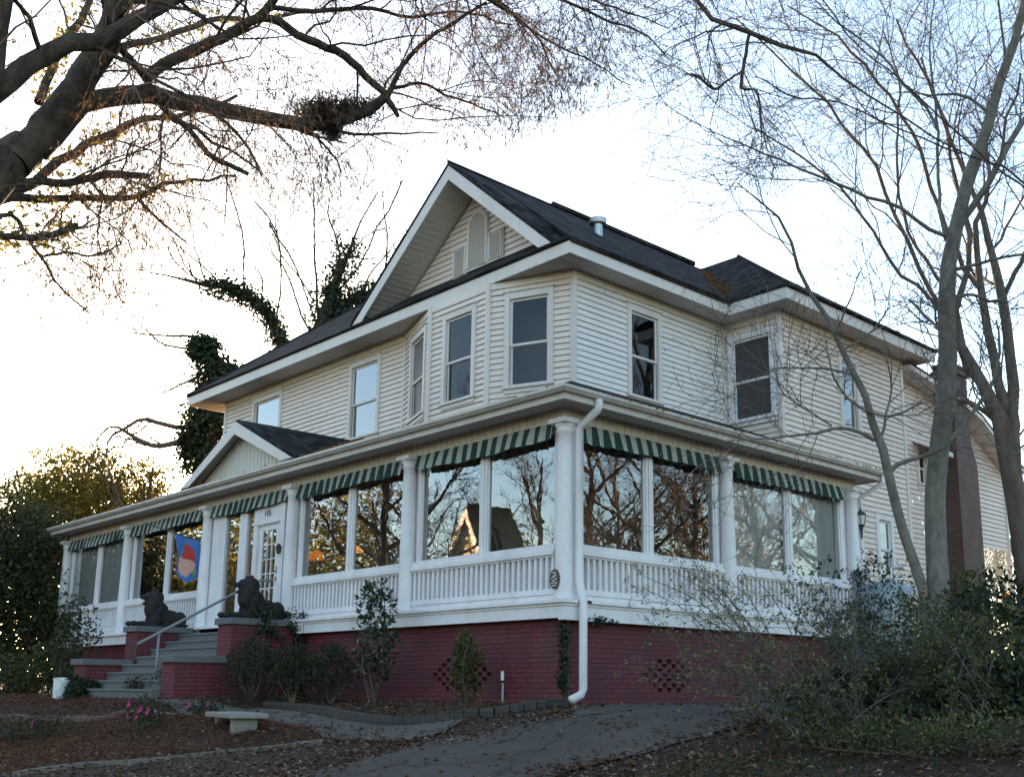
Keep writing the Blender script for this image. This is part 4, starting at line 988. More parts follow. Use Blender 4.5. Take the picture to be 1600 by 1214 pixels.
m = MB(); m.tube([(-1.6, .8, 2.92), (-1.6, .8, 2.1)], .008, 6); m.build('cord', 'dark_metal', t)
m = MB(); m.lathe((-1.6, .8, 1.78), [(.42, 0), (.40, .03), (.2, .26), (.05, .34)], 16); m.build('lamp_shade', 'leaf_ivy', t)
for i, (x, h, lab) in enumerate(((-1.15, .24, 'tall cream candle nearest the corner column inside the window'), (-1.38, .18, 'middle cream candle on the dark cabinet inside the corner window'), (-1.6, .14, 'short cream candle on the dark cabinet beside the hooped chair'))):
    t = thing('candle', (x, .95, .9), lab, 'candle', 'candles on the cabinet'); m = MB(); m.lathe((x, .95, .9), [(.055, 0), (.055, h), (.05, h+.005)], 14); m.build('wax', 'lamp_shade_white', t, smooth=False); m = MB(); m.tube([(x, .95, .9+h), (x, .95, .93+h)], .004, 4); m.build('wick', 'dark_metal', t)
t = thing('white_pot', (-14.9, .75, .7), 'white flared pot on a stand behind the window beside the flag', 'pot')
m = MB(); m.lathe((-14.9, .75, .72), [(.13, 0), (.15, .06), (.2, .26), (.22, .34), (.2, .34), (.18, .3)], 20); m.build('bowl', 'lamp_ceramic', t, smooth=True)
m = MB(); m.box(-15.15, -14.65, .5, 1.0, .68, .72); m.box(-14.95, -14.85, .7, .8, 0, .68); m.build('stand', 'wood_dark', t)

# ================================================================== BENCH, BUCKET, TANK
def bench():
    c = G(368, 1130); x, y = c[0], c[1]; z = gz(x, y)-.03
    t = thing('stone_bench', (x, y, z), 'small pale stone bench with a flat slab seat standing on the straw bed', 'bench')
    ang = math.radians(-12); R = lambda u, v: (x+u*math.cos(ang)-v*math.sin(ang), y+u*math.sin(ang)+v*math.cos(ang))
    m = MB(); h = .11
    m.prism([(*R(u, v), z+h) for u, v in ((-.64, -.26), (.64, -.26), (.64, .26), (-.64, .26))], (0, 0, .07)); m.build('seat', 'bench_stone', t, bevel=.015)
    for s in (-1, 1):
        m = MB(); m.prism([(*R(s*.4+a, b), z-.1) for a, b in ((-.07, -.17), (.07, -.17), (.07, .17), (-.07, .17))], (0, 0, h+.1)); m.build('leg', 'bench_stone', t, bevel=.02)
bench()
c = at(93, 1085, 24.6); z = gz(c[0], c[1])
t = thing('bucket', (c[0], c[1], z), 'tilted white plastic bucket lying open among the dark shrubs on the left', 'bucket')
m = MB(); m.lathe((0, 0, 0), [(.13, 0), (.135, .01), (.16, .36), (.17, .365), (.17, .39), (.155, .39), (.15, .35), (.125, .03)], 24)
Rb = Matrix.Translation((c[0], c[1], z+.03)) @ Matrix.Rotation(math.radians(9), 4, 'Y') @ Matrix.Diagonal((.98, .98, 1.0, 1))
m.v = [tuple(Rb @ Vector(p)) for p in m.v]; m.build('bucket_body', 'white_plastic', t, smooth=False)
m = MB(); m.v = []; m.tube([Rb @ Vector(p) for p in ((-.165, 0, .34), (-.19, -.08, .22), (-.12, -.17, .12), (0, -.2, .1), (.12, -.17, .12), (.19, -.08, .22), (.165, 0, .34))], .005, 5); m.build('bucket_handle', 'galvanised', t)
t = thing('oil_tank', (1.2, 10.2, -1), 'weathered pale blue upright tank with a domed lid at the side of the house', 'tank')
tc_ = at(1388, 965, 21.0)
m = MB(); m.lathe((tc_[0], tc_[1], -.9), [(.48, 0), (.5, .05), (.5, 1.35), (.46, 1.47), (.34, 1.56), (.15, 1.61), (.02, 1.62)], 28); m.build('tank_body', 'tank_paint', t, smooth=True)
m = MB(); m.box(tc_[0]-.62, tc_[0]-.36, tc_[1]-.2, tc_[1]+.1, -.9, .95); m.build('tank_box', 'tank_paint', t, bevel=.05)
m = MB(); m.tube([(tc_[0]+.1, tc_[1], .7), (tc_[0]+.1, tc_[1], .95), (tc_[0]+.1, tc_[1]+.4, 1.0)], .03, 8); m.build('tank_pipe', 'galvanised', t)

# ================================================================== TREES
def limb(pts, K=14):
    """(px, py, distance, radius in m) -> polyline"""
    P = [at(p[0], p[1], p[2]) for p in pts]; return resample(P, [p[3] for p in pts], K)
def px_r(px, dist): return px/F_PX*dist
def limbs_from(specs, K=14):
    A = [limb([(x, y, d, px_r(r, d)) for x, y, d, r in s], K) for s in specs]
    return np.stack([a[0] for a in A]), np.stack([a[1] for a in A])
def gnarl(P, rng, amt):
    K = P.shape[1]; L = np.linalg.norm(P[:, -1]-P[:, 0], axis=1)[:, None, None]
    n = rng.normal(size=P.shape)*amt*L/K; n[:, 0] = 0; n[:, -1] *= .3; return P+n

# ---- the big street tree whose limbs cross the upper left
rng = np.random.default_rng(11)
D = 10.0
spec = [
 [(-380, 1480, 9.2, 92), (-370, 1300, 9.2, 74), (-330, 900, 9.2, 60), (-200, 560, 9.2, 52), (-90, 380, 9.3, 46), (-20, 290, 9.4, 40), (40, 232, 9.5, 33)],
 [(20, 255, 9.4, 30), (70, 215, 9.5, 25), (105, 180, 9.6, 21), (135, 160, 9.7, 17), (180, 152, 9.8, 17), (240, 152, 9.9, 17), (310, 165, 10, 15), (380, 180, 10.1, 14), (470, 195, 10.2, 13), (530, 190, 10.2, 12), (580, 170, 10.2, 11), (606, 150, 10.2, 8)],
 [(50, 230, 9.5, 30), (105, 160, 9.4, 26), (150, 90, 9.3, 24), (180, 30, 9.2, 22), (195, -60, 9.1, 20)],
 [(-110, 405, 9.3, 26), (-105, 270, 9.0, 23), (-30, 165, 8.8, 20), (20, 125, 8.8, 18), (60, 90, 8.8, 17), (110, 72, 8.8, 16), (165, 62, 8.8, 16), (205, 36, 8.8, 14), (250, 12, 8.8, 12), (310, -15, 8.8, 10)],
 [(185, 72, 9.3, 7), (205, 95, 9.5, 7), (225, 118, 9.8, 9), (232, 128, 9.9, 8)],
 [(228, 122, 9.9, 10), (262, 97, 9.8, 11), (300, 80, 9.7, 11), (345, 60, 9.6, 10), (395, 33, 9.5, 9), (425, 5, 9.4, 8), (450, -40, 9.3, 7)],
 [(395, 30, 9.5, 6), (430, 32, 9.7, 8), (470, 58, 9.8, 8), (520, 78, 9.9, 8), (548, 95, 10, 8), (580, 128, 10.1, 7), (606, 150, 10.2, 7)],
 [(605, 152, 10.2, 6), (618, 125, 10.1, 5), (640, 88, 10, 4.5), (668, 62, 9.9, 4), (705, 38, 9.8, 3.4), (760, 5, 9.6, 2.5)],
 [(600, 150, 10.2, 6), (612, 165, 10.2, 6), (622, 182, 10.2, 4)],
 [(20, 286, 9.4, 7), (60, 284, 9.6, 7), (105, 286, 9.8, 7), (145, 278, 10, 7), (180, 272, 10.2, 7), (232, 276, 10.4, 5)],
 [(-40, 330, 9.5, 9), (20, 306, 9.8, 8), (45, 310, 10, 7), (110, 311, 10.3, 6), (170, 308, 10.6, 5.5), (218, 306, 10.9, 5), (250, 290, 11.1, 4), (300, 282, 11.4, 3), (370, 275, 11.8, 2)],
 [(215, 308, 10.9, 4), (228, 325, 11, 3), (258, 352, 11.1, 2.4), (292, 380, 11.2, 1.5)],
 [(-60, 372, 9, 6), (0, 370, 9.2, 6), (60, 371, 9.4, 6), (92, 364, 9.6, 6), (118, 352, 9.8, 5)],
 [(0, 310, 9.8, 9), (55, 285, 10.2, 8), (90, 258, 10.5, 8), (130, 232, 10.8, 8), (175, 206, 11.2, 7), (225, 185, 11.6, 6), (300, 178, 12.2, 4), (370, 150, 12.8, 3)],
 [(250, 165, 10, 5), (270, 182, 9.9, 5), (300, 206, 9.8, 5), (318, 232, 9.7, 5), (340, 250, 9.7, 5), (388, 272, 9.6, 4)],
 [(130, 95, 10.5, 8), (185, 78, 11, 7), (240, 62, 11.4, 6), (300, 44, 11.8, 5.5), (350, 30, 12.2, 5), (410, 30, 12.6, 4), (520, 14, 13, 3)],
 [(60, 160, 10.6, 8), (85, 100, 10.8, 7), (110, 55, 11, 7), (135, 15, 11.2, 6), (150, -30, 11.4, 5)],
 [(420, 12, 9.5, 5), (500, 18, 9.8, 4.5), (570, 12, 10, 4), (640, 28, 10.3, 3), (720, 18, 10.5, 2.4), (800, 40, 10.8, 1.6)],
 [(450, -40, 9.3, 8), (560, -50, 9.4, 7), (680, -45, 9.6, 5), (800, -20, 9.8, 4), (900, 10, 10, 3), (980, 40, 10.2, 2), (1040, 85, 10.4, 1.2)],
 [(560, -50, 9.4, 6), (660, -45, 10.4, 5.5), (740, -20, 10.9, 4), (830, 50, 11.2, 2.6), (870, 120, 11.4, 1.6)],
 [(680, -45, 9.6, 4), (780, 10, 10.1, 3), (850, 60, 10.2, 2.2), (930, 100, 10.3, 1.5), (985, 135, 10.4, 1)],
 [(800, -20, 9.8, 3.4), (850, -25, 10.2, 3), (900, -10, 10.3, 2.6), (980, 20, 10.4, 1.8), (1045, 45, 10.5, 1)],
 [(608, 140, 10.2, 4), (660, 130, 10.3, 3), (700, 150, 10.5, 2.4), (745, 165, 10.7, 2), (790, 185, 10.9, 1)],
 [(-30, 360, 9.2, 5), (15, 335, 9.3, 4), (45, 375, 9.4, 3), (70, 410, 9.5, 2.4), (95, 450, 9.6, 1.8), (140, 490, 9.7, 1)],
 [(70, 400, 9.5, 2.5), (110, 395, 9.6, 2.4), (150, 400, 9.8, 1.6), (190, 380, 10, 1)],
 [(10, -60, 8.6, 12), (8, 0, 8.6, 11), (2, 60, 8.6, 10), (-14, 150, 8.7, 11), (-70, 280, 9.0, 12), (-110, 400, 9.3, 13)],
]
P0, R0 = limbs_from(spec, 18); P0 = gnarl(P0, rng, .06)
_b = at(-370, 1400, 9.2); tree = thing('street_tree', (_b[0], _b[1], gz(_b[0], _b[1])), 'huge bare street tree whose thick dark limbs reach in from the upper left corner', 'tree')
R0 = R0*.88; T = TreeMesh(); T.tubes(P0, R0, 14)
m1 = slice(1, 23)
P1, R1 = sprout(P0[1:25], R0[1:25], 6, rng, .3, 1, (30, 75), (.22, .5), .3, 8, (0, 0, -.02), .22, .005, lens=(.7, 1.9)); R1 = np.minimum(R1, .022)
def seen_ok(P):
    d = P[:, -1]-CAM; z = d@_fw; x = PPX+F_PX*(d@_r2)/z; y = PPY-F_PX*(d@_u2)/z
    return y < np.interp(x, [0, 240, 300, 560, 660, 800, 900, 1060, 1100], [560, 500, 380, 320, 270, 235, 200, 110, 40])
Pa, Ra = sprout(P0[17:25], R0[17:25], 8, rng, .2, 1, (25, 70), radf=.5, K=8, bias=(0, 0, -.03), wig=.22, minr=.005, lens=(.5, 1.5)); P1 = np.concatenate([P1, Pa]); R1 = np.concatenate([R1, Ra])
k_ = seen_ok(P1); P1, R1 = P1[k_], R1[k_]
T.tubes(P1, R1, 7); T.build('trunk', 'bark_dark', tree, True)
T = TreeMesh()
P2, R2 = sprout(P1, R1, 6, rng, .15, 1, (30, 70), radf=.5, K=7, bias=(0, 0, -.05), wig=.25, minr=.0034, lens=(.4, 1.05)); k_ = seen_ok(P2); P2, R2 = P2[k_], R2[k_]; T.tubes(P2, R2, 4)
P3, R3 = sprout(P2, R2, 6, rng, .15, 1, (25, 65), radf=.6, K=6, bias=(0, 0, -.12), wig=.22, minr=.002, lens=(.22, .6)); k_ = seen_ok(P3); P3, R3 = P3[k_], R3[k_]; T.tubes(P3, R3, 3)
T.build('twigs', 'twig_brown', tree)
pos, d = twig_points(P3, 56000, rng, .3); keep = (np.sin(pos[:, 0]*2.3)*np.sin(pos[:, 1]*2.7+1)*np.sin(pos[:, 2]*2.1) > -.25); pos = pos[keep]; d = d[keep]
d = nrm(d*.3+np.array([0, 0, -1.0])+.35*rng.normal(size=d.shape)); V, F = leaves(pos, d, .028+.045*rng.random(len(pos)), .008, rng); npmesh('seed_keys', V, [F], 'seed_brown', tree)
q = P0[13]; ii = rng.integers(1, 12, 900); pos = np.concatenate([P0[k][rng.integers(2, 15, 260)] for k in (13, 15, 16)]+[P0[10][rng.integers(3, 14, 200)], P0[12][rng.integers(2, 17, 200)]])+rng.normal(size=(1180, 3))*.07
V, F = leaves(pos, rng.normal(size=pos.shape), .05+.05*rng.random(len(pos)), .035, rng); npmesh('clinging_leaves', V, [F], 'leaf_gold', tree)
# dark fern-like clump grown on the limb
c = np.stack([at(505+rng.normal()*14, 182+rng.normal()*7, 10.2) for _ in range(60)])
ii = rng.integers(0, 60, 4200); pos = c[ii]+rng.normal(size=(4200, 3))*np.array([.06, .06, .05]); pos2 = np.stack([at(548+rng.normal()*20, 172+rng.normal()*10, 10.2) for _ in range(1600)])+rng.normal(size=(1600, 3))*.05
pos3 = np.stack([at(520+rng.normal()*5, 205+rng.random()*12, 10.2) for _ in range(500)])
pos = np.concatenate([pos, pos2, pos3]); V, F = leaves(pos, rng.normal(size=pos.shape)+np.array([0, 0, .3]), .04+.05*rng.random(len(pos)), .012, rng); npmesh('fern_clump', V, [F], 'bark_dark', tree)

# ---- the grey-stemmed tree at the right with two stems
rng = np.random.default_rng(5)
spec = [
 [(1463, 1150, 15, 30), (1462, 1040, 15, 24), (1460, 960, 15, 21), (1462, 880, 15, 19.5), (1464, 800, 15, 19), (1470, 700, 15, 18), (1477, 600, 15, 17.5), (1480, 500, 15, 16.5), (1484, 430, 15, 15), (1492, 370, 15, 13.5), (1512, 300, 14.9, 12.5), (1530, 240, 14.8, 11.5), (1548, 190, 14.7, 10.5), (1565, 130, 14.6, 9.5), (1582, 70, 14.5, 8.5), (1605, -10, 14.4, 7.5), (1630, -90, 14.3, 6)],
 [(1448, 970, 15, 14), (1438, 915, 14.9, 12.5), (1420, 860, 14.8, 11.5), (1402, 800, 14.7, 11), (1388, 735, 14.6, 11), (1372, 675, 14.5, 9.5), (1348, 610, 14.4, 8), (1318, 545, 14.3, 7), (1290, 490, 14.2, 6), (1262, 452, 14.1, 5), (1240, 385, 14, 4), (1212, 330, 13.9, 3), (1186, 314, 13.8, 2.2), (1150, 285, 13.7, 1.2)],
 [(1488, 372, 15, 8), (1518, 325, 15.1, 7.5), (1545, 285, 15.2, 7), (1570, 235, 15.3, 6.5), (1600, 190, 15.4, 6), (1650, 120, 15.5, 5)],
 [(1388, 738, 14.6, 6), (1405, 724, 14.6, 5), (1440, 714, 14.6, 4.5), (1472, 700, 14.5, 4.2), (1500, 672, 14.5, 4), (1530, 630, 14.5, 3.5), (1552, 595, 14.5, 3.2), (1562, 550, 14.5, 2.6), (1556, 500, 14.5, 1.8)],
 [(1366, 688, 14.5, 4.5), (1345, 676, 14.4, 4), (1310, 668, 14.3, 3.6), (1280, 676, 14.2, 3.2), (1240, 680, 14.1, 2.6), (1200, 685, 14, 2), (1130, 690, 13.9, 1)],
 [(1350, 640, 14.4, 3), (1385, 650, 14.3, 2.6), (1420, 640, 14.2, 2.2), (1455, 615, 14.1, 1.5)],
 [(1300, 665, 14.3, 2), (1260, 640, 14.2, 2), (1230, 620, 14.1, 1.5), (1215, 600, 14, 1)],
 [(1320, 545, 14.3, 2.5), (1360, 520, 14.3, 2), (1390, 480, 14.3, 1.5)],
 [(1484, 424, 15, 4), (1530, 412, 14.9, 3.6), (1570, 402, 14.8, 3), (1620, 395, 14.7, 2.5)],
 [(1480, 370, 15, 4.5), (1440, 352, 14.8, 4.2), (1400, 322, 14.6, 4), (1340, 300, 14.4, 3.6), (1280, 275, 14.2, 3), (1230, 255, 14, 2.5), (1160, 225, 13.8, 1.8), (1090, 195, 13.6, 1), (1040, 165, 13.5, .7)],
 [(1478, 376, 15, 4), (1468, 320, 15, 3.8), (1466, 250, 15, 3.4), (1466, 190, 15, 3), (1456, 120, 15, 2.5), (1455, 60, 15, 2), (1460, -20, 15, 1.4)],
 [(1465, 200, 15, 3.5), (1440, 160, 14.9, 3.2), (1405, 125, 14.8, 3), (1380, 90, 14.7, 2.6), (1340, 60, 14.6, 2.2), (1300, 30, 14.5, 1.8), (1265, -10, 14.4, 1.2)],
]
P0, R0 = limbs_from(spec, 18); P0 = gnarl(P0, rng, .045); R0 = R0*np.array([.8]+[.66]+[.72]*10)[:, None]
b = at(1455, 1040, 15)
tree = thing('bare_tree', (b[0], b[1], gz(b[0], b[1])), 'grey two-stemmed bare tree rising from the shrubs in front of the side wall', 'tree')
T = TreeMesh(); T.tubes(P0, R0, 14)
P1, R1 = sprout(P0, R0, 8, rng, .35, 1, (30, 60), radf=.4, K=8, bias=(0, 0, .05), wig=.2, minr=.006, lens=(.8, 2.2)); R1 = np.minimum(R1, .022); T.tubes(P1, R1, 6); T.build('trunk', 'bark_grey', tree, True)
T = TreeMesh(); P2, R2 = sprout(P1, R1, 6, rng, .15, 1, (25, 60), radf=.5, K=7, bias=(0, 0, .03), wig=.2, minr=.0042, lens=(.5, 1.3)); T.tubes(P2, R2, 4)
P3, R3 = sprout(P2, R2, 3, rng, .15, 1, (25, 55), radf=.6, K=6, bias=(0, 0, .0), wig=.2, minr=.0028, lens=(.25, .7)); T.tubes(P3, R3, 3); T.build('twigs', 'twig_grey', tree)
pos, d = twig_points(P3, 1500, rng); V, F = leaves(pos, nrm(d+np.array([0, 0, -1])), .03, .016, rng); npmesh('dead_leaves', V, [F], 'leaf_litter', tree)

# ---- the darker trees behind it
rng = np.random.default_rng(8)
spec = [
 [(1616, 1140, 24, 42), (1612, 1010, 24, 34), (1600, 900, 24, 31), (1588, 800, 24, 28), (1580, 720, 24, 26), (1566, 660, 24, 24), (1548, 615, 24, 18), (1522, 585, 24, 15), (1505, 545, 24, 11), (1500, 480, 24, 9), (1512, 400, 24, 7), (1502, 300, 24, 5), (1480, 200, 24, 4), (1440, 90, 24, 3)],
 [(1575, 690, 24, 16), (1560, 600, 24, 13), (1545, 520, 24, 12), (1530, 450, 24, 10), (1524, 380, 24, 8), (1540, 300, 24, 6), (1545, 200, 24, 5), (1570, 100, 24, 4), (1560, 0, 24, 3)],
 [(1586, 750, 24, 18), (1580, 640, 24, 16), (1578, 560, 24, 14), (1566, 470, 24, 13), (1555, 405, 24, 11), (1535, 340, 24, 8), (1505, 270, 24, 6), (1475, 180, 24, 5), (1445, 120, 24, 4), (1400, 30, 24, 3)],
 [(1548, 615, 24, 8), (1500, 560, 24, 7), (1470, 470, 24, 6.5), (1430, 400, 24, 6), (1395, 330, 24, 5.5), (1370, 270, 24, 5), (1330, 215, 24, 4.5), (1290, 160, 24, 4), (1230, 100, 24, 3), (1150, 30, 24, 2)],
 [(1530, 450, 24, 7), (1490, 380, 24, 6), (1460, 300, 24, 5.5), (1430, 220, 24, 5), (1390, 150, 24, 4.5), (1340, 90, 24, 4), (1300, 50, 24, 3), (1230, 10, 24, 2)],
 [(1505, 545, 24, 6), (1450, 460, 24, 5), (1405, 430, 24, 5), (1370, 370, 24, 4.5), (1330, 310, 24, 4), (1290, 270, 24, 3.5), (1240, 235, 24, 3), (1180, 200, 24, 2)],
 [(1566, 470, 24, 7), (1600, 400, 24, 6), (1640, 320, 24, 5), (1680, 220, 24, 4)],
 [(1500, 480, 24, 5), (1440, 400, 24, 4.5), (1410, 330, 24, 4), (1400, 230, 24, 3.5), (1405, 130, 24, 3), (1380, 50, 24, 2)],
]
P0, R0 = limbs_from(spec, 18); P0 = gnarl(P0, rng, .06); R0 = R0*.55
b = at(1612, 1010, 24); tree = thing('bare_tree', (b[0], b[1], gz(b[0], b[1])), 'dark forked bare tree leaning in at the right edge behind the chimney', 'tree')
T = TreeMesh(); T.tubes(P0, R0, 12); P1, R1 = sprout(P0, R0, 9, rng, .3, 1, (25, 55), radf=.45, K=9, bias=(0, 0, .12), wig=.17, minr=.012, lens=(1.5, 4.5)); R1 = np.minimum(R1, .05); T.tubes(P1, R1, 6); T.build('trunk', 'bark_brown', tree, True)
T = TreeMesh(); P2, R2 = sprout(P1, R1, 7, rng, .1, 1, (25, 60), radf=.5, K=7, bias=(0, 0, .06), wig=.2, minr=.0065, lens=(.8, 2.4)); T.tubes(P2, R2, 4)
P3, R3 = sprout(P2, R2, 4, rng, .1, 1, (25, 55), radf=.6, K=6, bias=(0, 0, .04), wig=.2, minr=.004, lens=(.4, 1.2)); T.tubes(P3, R3, 3); T.build('twigs', 'twig_brown', tree)
rng = np.random.default_rng(9)
spec = [[(1720, 700, 12.5, 3), (1640, 330, 12.6, 2), (1520, 250, 12.7, 1.4), (1420, 185, 12.8, 1.4), (1340, 140, 12.9, 1.7), (1290, 100, 13, 2.2), (1252, 72, 13, 3.4), (1220, 70, 13, 4), (1198, 68, 13, 4.4), (1170, 55, 13, 4.2), (1128, 38, 13, 4.2), (1102, 15, 13, 4), (1080, -10, 13, 3.6)],
        [(1170, 56, 13, 3), (1164, 90, 13, 3), (1160, 120, 13, 3), (1158, 140, 13, 2.6), (1180, 140, 13, 2), (1187, 165, 13, 1.8), (1190, 208, 13, 1.2)], [(1159, 112, 13, 2), (1135, 128, 13, 2), (1118, 140, 13, 2.6), (1100, 128, 13, 2.6), (1088, 118, 13, 2), (1068, 116, 13, 1)],
        [(1128, 38, 13, 2), (1112, 50, 13, 1.6), (1104, 80, 13, 1)], [(1640, 330, 12.6, 1.6), (1500, 210, 12.2, 1.3), (1400, 120, 12, 1.2), (1320, 50, 11.8, 1.1), (1270, -20, 11.6, 1.2)], [(1500, 240, 12.7, 1.4), (1400, 200, 12.4, 1.3), (1310, 160, 12.2, 1.2), (1240, 150, 12, 1.6), (1180, 120, 11.8, 1)]]
P0, R0 = limbs_from(spec, 18); P0 = gnarl(P0, rng, .05); b = at(1720, 1250, 12.5)
P0 = np.concatenate([P0, resample([(b[0], b[1], gz(b[0], b[1])-.2), (b[0]-.05, b[1], 0), at(1720, 700, 12.5)], [.14, .1, .05], 18)[0][None]]); R0 = np.concatenate([R0, np.linspace(.14, .045, 18)[None]])
tree = thing('bare_tree', (b[0], b[1], gz(b[0], b[1])), 'bare tree beyond the right edge whose crooked branch hangs at the top right', 'tree')
T = TreeMesh(); T.tubes(P0, R0, 10); P1, R1 = sprout(P0[:6], R0[:6], 9, rng, .3, 1, (25, 55), radf=.4, K=8, bias=(0, 0, .0), wig=.22, minr=.005, lens=(.6, 2.0)); T.tubes(P1, R1, 5); T.build('trunk', 'bark_dark', tree, True)
T = TreeMesh(); P2, R2 = sprout(P1, R1, 7, rng, .1, 1, (25, 60), radf=.5, K=7, bias=(0, 0, -.04), wig=.22, minr=.0036, lens=(.35, 1.1)); T.tubes(P2, R2, 4)
P3, R3 = sprout(P2, R2, 4, rng, .1, 1, (25, 55), radf=.6, K=6, bias=(0, 0, -.05), wig=.22, minr=.0024, lens=(.2, .6)); T.tubes(P3, R3, 3); T.build('twigs', 'twig_brown', tree)

# ---- ivy-covered tree behind the house
rng = np.random.default_rng(3); Dv = 40
spec = [
 [(468, 1150, Dv, 30), (470, 1000, Dv, 26), (478, 760, Dv, 24), (490, 600, Dv, 20), (500, 530, Dv, 17), (512, 480, Dv, 14), (530, 425, Dv, 8), (545, 398, Dv, 3.5), (560, 360, Dv, 2), (590, 300, Dv, 1.2)],
 [(478, 700, Dv, 14), (455, 590, Dv, 10), (438, 535, Dv, 9), (420, 492, Dv, 8), (395, 468, Dv, 7), (362, 452, Dv, 6), (320, 445, Dv, 4.5), (290, 436, Dv, 2.5), (230, 425, Dv, 1.2)],
 [(495, 560, Dv, 10), (520, 500, Dv, 8), (545, 470, Dv, 7), (580, 458, Dv, 5), (610, 448, Dv, 3), (660, 420, Dv, 1.5)],
 [(500, 530, Dv, 5), (494, 440, Dv, 4), (491, 380, Dv, 3), (490, 320, Dv, 2), (492, 285, Dv, 1)],
 [(495, 540, Dv, 4), (470, 490, Dv, 3.4), (450, 430, Dv, 2.8), (425, 395, Dv, 2), (395, 365, Dv, 1)],
 [(490, 470, Dv, 3), (465, 430, Dv, 2.6), (440, 400, Dv, 2), (420, 350, Dv, 1)],
 [(545, 400, Dv, 3), (580, 405, Dv, 2), (610, 395, Dv, 1)], [(525, 440, Dv, 2.6), (530, 390, Dv, 2), (520, 340, Dv, 1)],
]
P0, R0 = limbs_from(spec, 16); P0 = gnarl(P0, rng, .05); R0 = R0*np.array([.8, .8, .8]+[.5]*5)[:, None]; b = at(470, 1000, Dv)
tree = thing('ivy_tree', (b[0], b[1], gz(b[0], b[1])), 'bare tree with ivy-wrapped limbs rising behind the roof left of the gable', 'tree')
T = TreeMesh(); T.tubes(P0, R0, 9); P1, R1 = sprout(P0, R0, 14, rng, .45, 1, (25, 70), radf=.4, K=8, bias=(0, 0, .08), wig=.2, minr=.011, lens=(2.5, 6.0)); R1 = np.minimum(R1, .035); T.tubes(P1, R1, 5); T.build('trunk', 'bark_dark', tree, True)
T = TreeMesh(); P2, R2 = sprout(P1, R1, 6, rng, .1, 1, (25, 55), radf=.5, K=6, bias=(0, 0, .08), wig=.2, minr=.008, lens=(.7, 2.2)); T.tubes(P2, R2, 3); P3, R3 = sprout(P2, R2, 4, rng, .1, 1, (25, 55), radf=.6, K=5, bias=(0, 0, .04), wig=.2, minr=.006, lens=(.4, 1.1)); T.tubes(P3, R3, 3); T.build('twigs', 'twig_grey', tree)
def ivy_on(P, R, n, rng, spread, f0, f1):
    i = rng.integers(0, len(P), n); f = (f0+(f1-f0)*rng.random(n))*(P.shape[1]-1); k = np.minimum(f.astype(int), P.shape[1]-2); t = (f-k)[:, None]
    lump = .6+.8*np.abs(np.sin(f*2.1+i))[:, None]
    return P[i, k]*(1-t)+P[i, k+1]*t+rng.normal(size=(n, 3))*spread*lump
pos = np.concatenate([ivy_on(P0[:1], R0, 5200, rng, .26, .45, .88), ivy_on(P0[1:2], R0, 3400, rng, .17, .25, .78), ivy_on(P0[2:3], R0, 2600, rng, .2, .1, .75)])
V, F = leaves(pos, rng.normal(size=pos.shape)+np.array([0, 0, -.5]), .10+.09*rng.random(len(pos)), .12, rng); npmesh('ivy', V, [F], 'leaf_ivy', tree)

# ---- tree smothered in ivy beside the left wall
rng = np.random.default_rng(4); Dv = 36
spec = [[(316, 1160, Dv, 18), (318, 1000, Dv, 16), (320, 800, Dv, 14), (325, 700, Dv, 12), (335, 620, Dv, 10), (330, 560, Dv, 8), (312, 530, Dv, 4)], [(322, 690, Dv, 5), (290, 690, Dv, 5), (258, 694, Dv, 4.4), (240, 698, Dv, 4), (205, 680, Dv, 3), (175, 665, Dv, 2), (150, 690, Dv, 1)],
        [(318, 665, Dv, 4), (280, 668, Dv, 4), (245, 660, Dv, 3.6), (222, 655, Dv, 3), (190, 672, Dv, 2.4), (170, 685, Dv, 1.6), (165, 720, Dv, 1)], [(330, 540, Dv, 3), (300, 525, Dv, 2.4), (260, 525, Dv, 1.6), (200, 520, Dv, 1)], [(318, 545, Dv, 2.4), (290, 545, Dv, 2), (250, 535, Dv, 1.4), (215, 500, Dv, 1)], [(325, 580, Dv, 2.2), (285, 600, Dv, 1.8), (250, 615, Dv, 1)]]
P0, R0 = limbs_from(spec, 14); P0 = gnarl(P0, rng, .06); b = at(318, 1000, Dv)
tree = thing('ivy_tree', (b[0], b[1], gz(b[0], b[1])), 'leaning trunk smothered in a dark mass of ivy at the left end wall', 'tree')
T = TreeMesh(); T.tubes(P0, R0, 9); P1, R1 = sprout(P0[1:], R0[1:], 8, rng, .3, 1, (30, 60), radf=.45, K=7, bias=(0, 0, .05), wig=.25, minr=.014, lens=(.8, 2.4)); T.tubes(P1, R1, 5); T.build('trunk', 'bark_brown', tree, True)
T = TreeMesh(); P2, R2 = sprout(P1, R1, 6, rng, .1, 1, (25, 60), radf=.5, K=6, bias=(0, 0, .03), wig=.25, minr=.008, lens=(.4, 1.3)); T.tubes(P2, R2, 3); T.build('twigs', 'twig_brown', tree)
ctr = [((338, 590), (.95, .95, 1.0)), ((318, 545), (.55, .55, .5)), ((372, 598), (.8, .8, .6)), ((405, 600), (.7, .7, .45)), ((318, 660), (.85, .85, 1.0)), ((322, 720), (1., 1., .9)), ((340, 640), (.6, .6, 1.1)), ((300, 690), (.5, .5, .5))]
pos = np.concatenate([blob(at(*c, Dv), tuple(q*.85 for q in r), 1900, rng, .15)[0] for c, r in ctr]); pos += .12*rng.normal(size=pos.shape)
V, F = leaves(pos, rng.normal(size=pos.shape)+np.array([0, 0, -.4]), .10+.08*rng.random(len(pos)), .11, rng); npmesh('ivy', V, [F], 'leaf_ivy', tree)

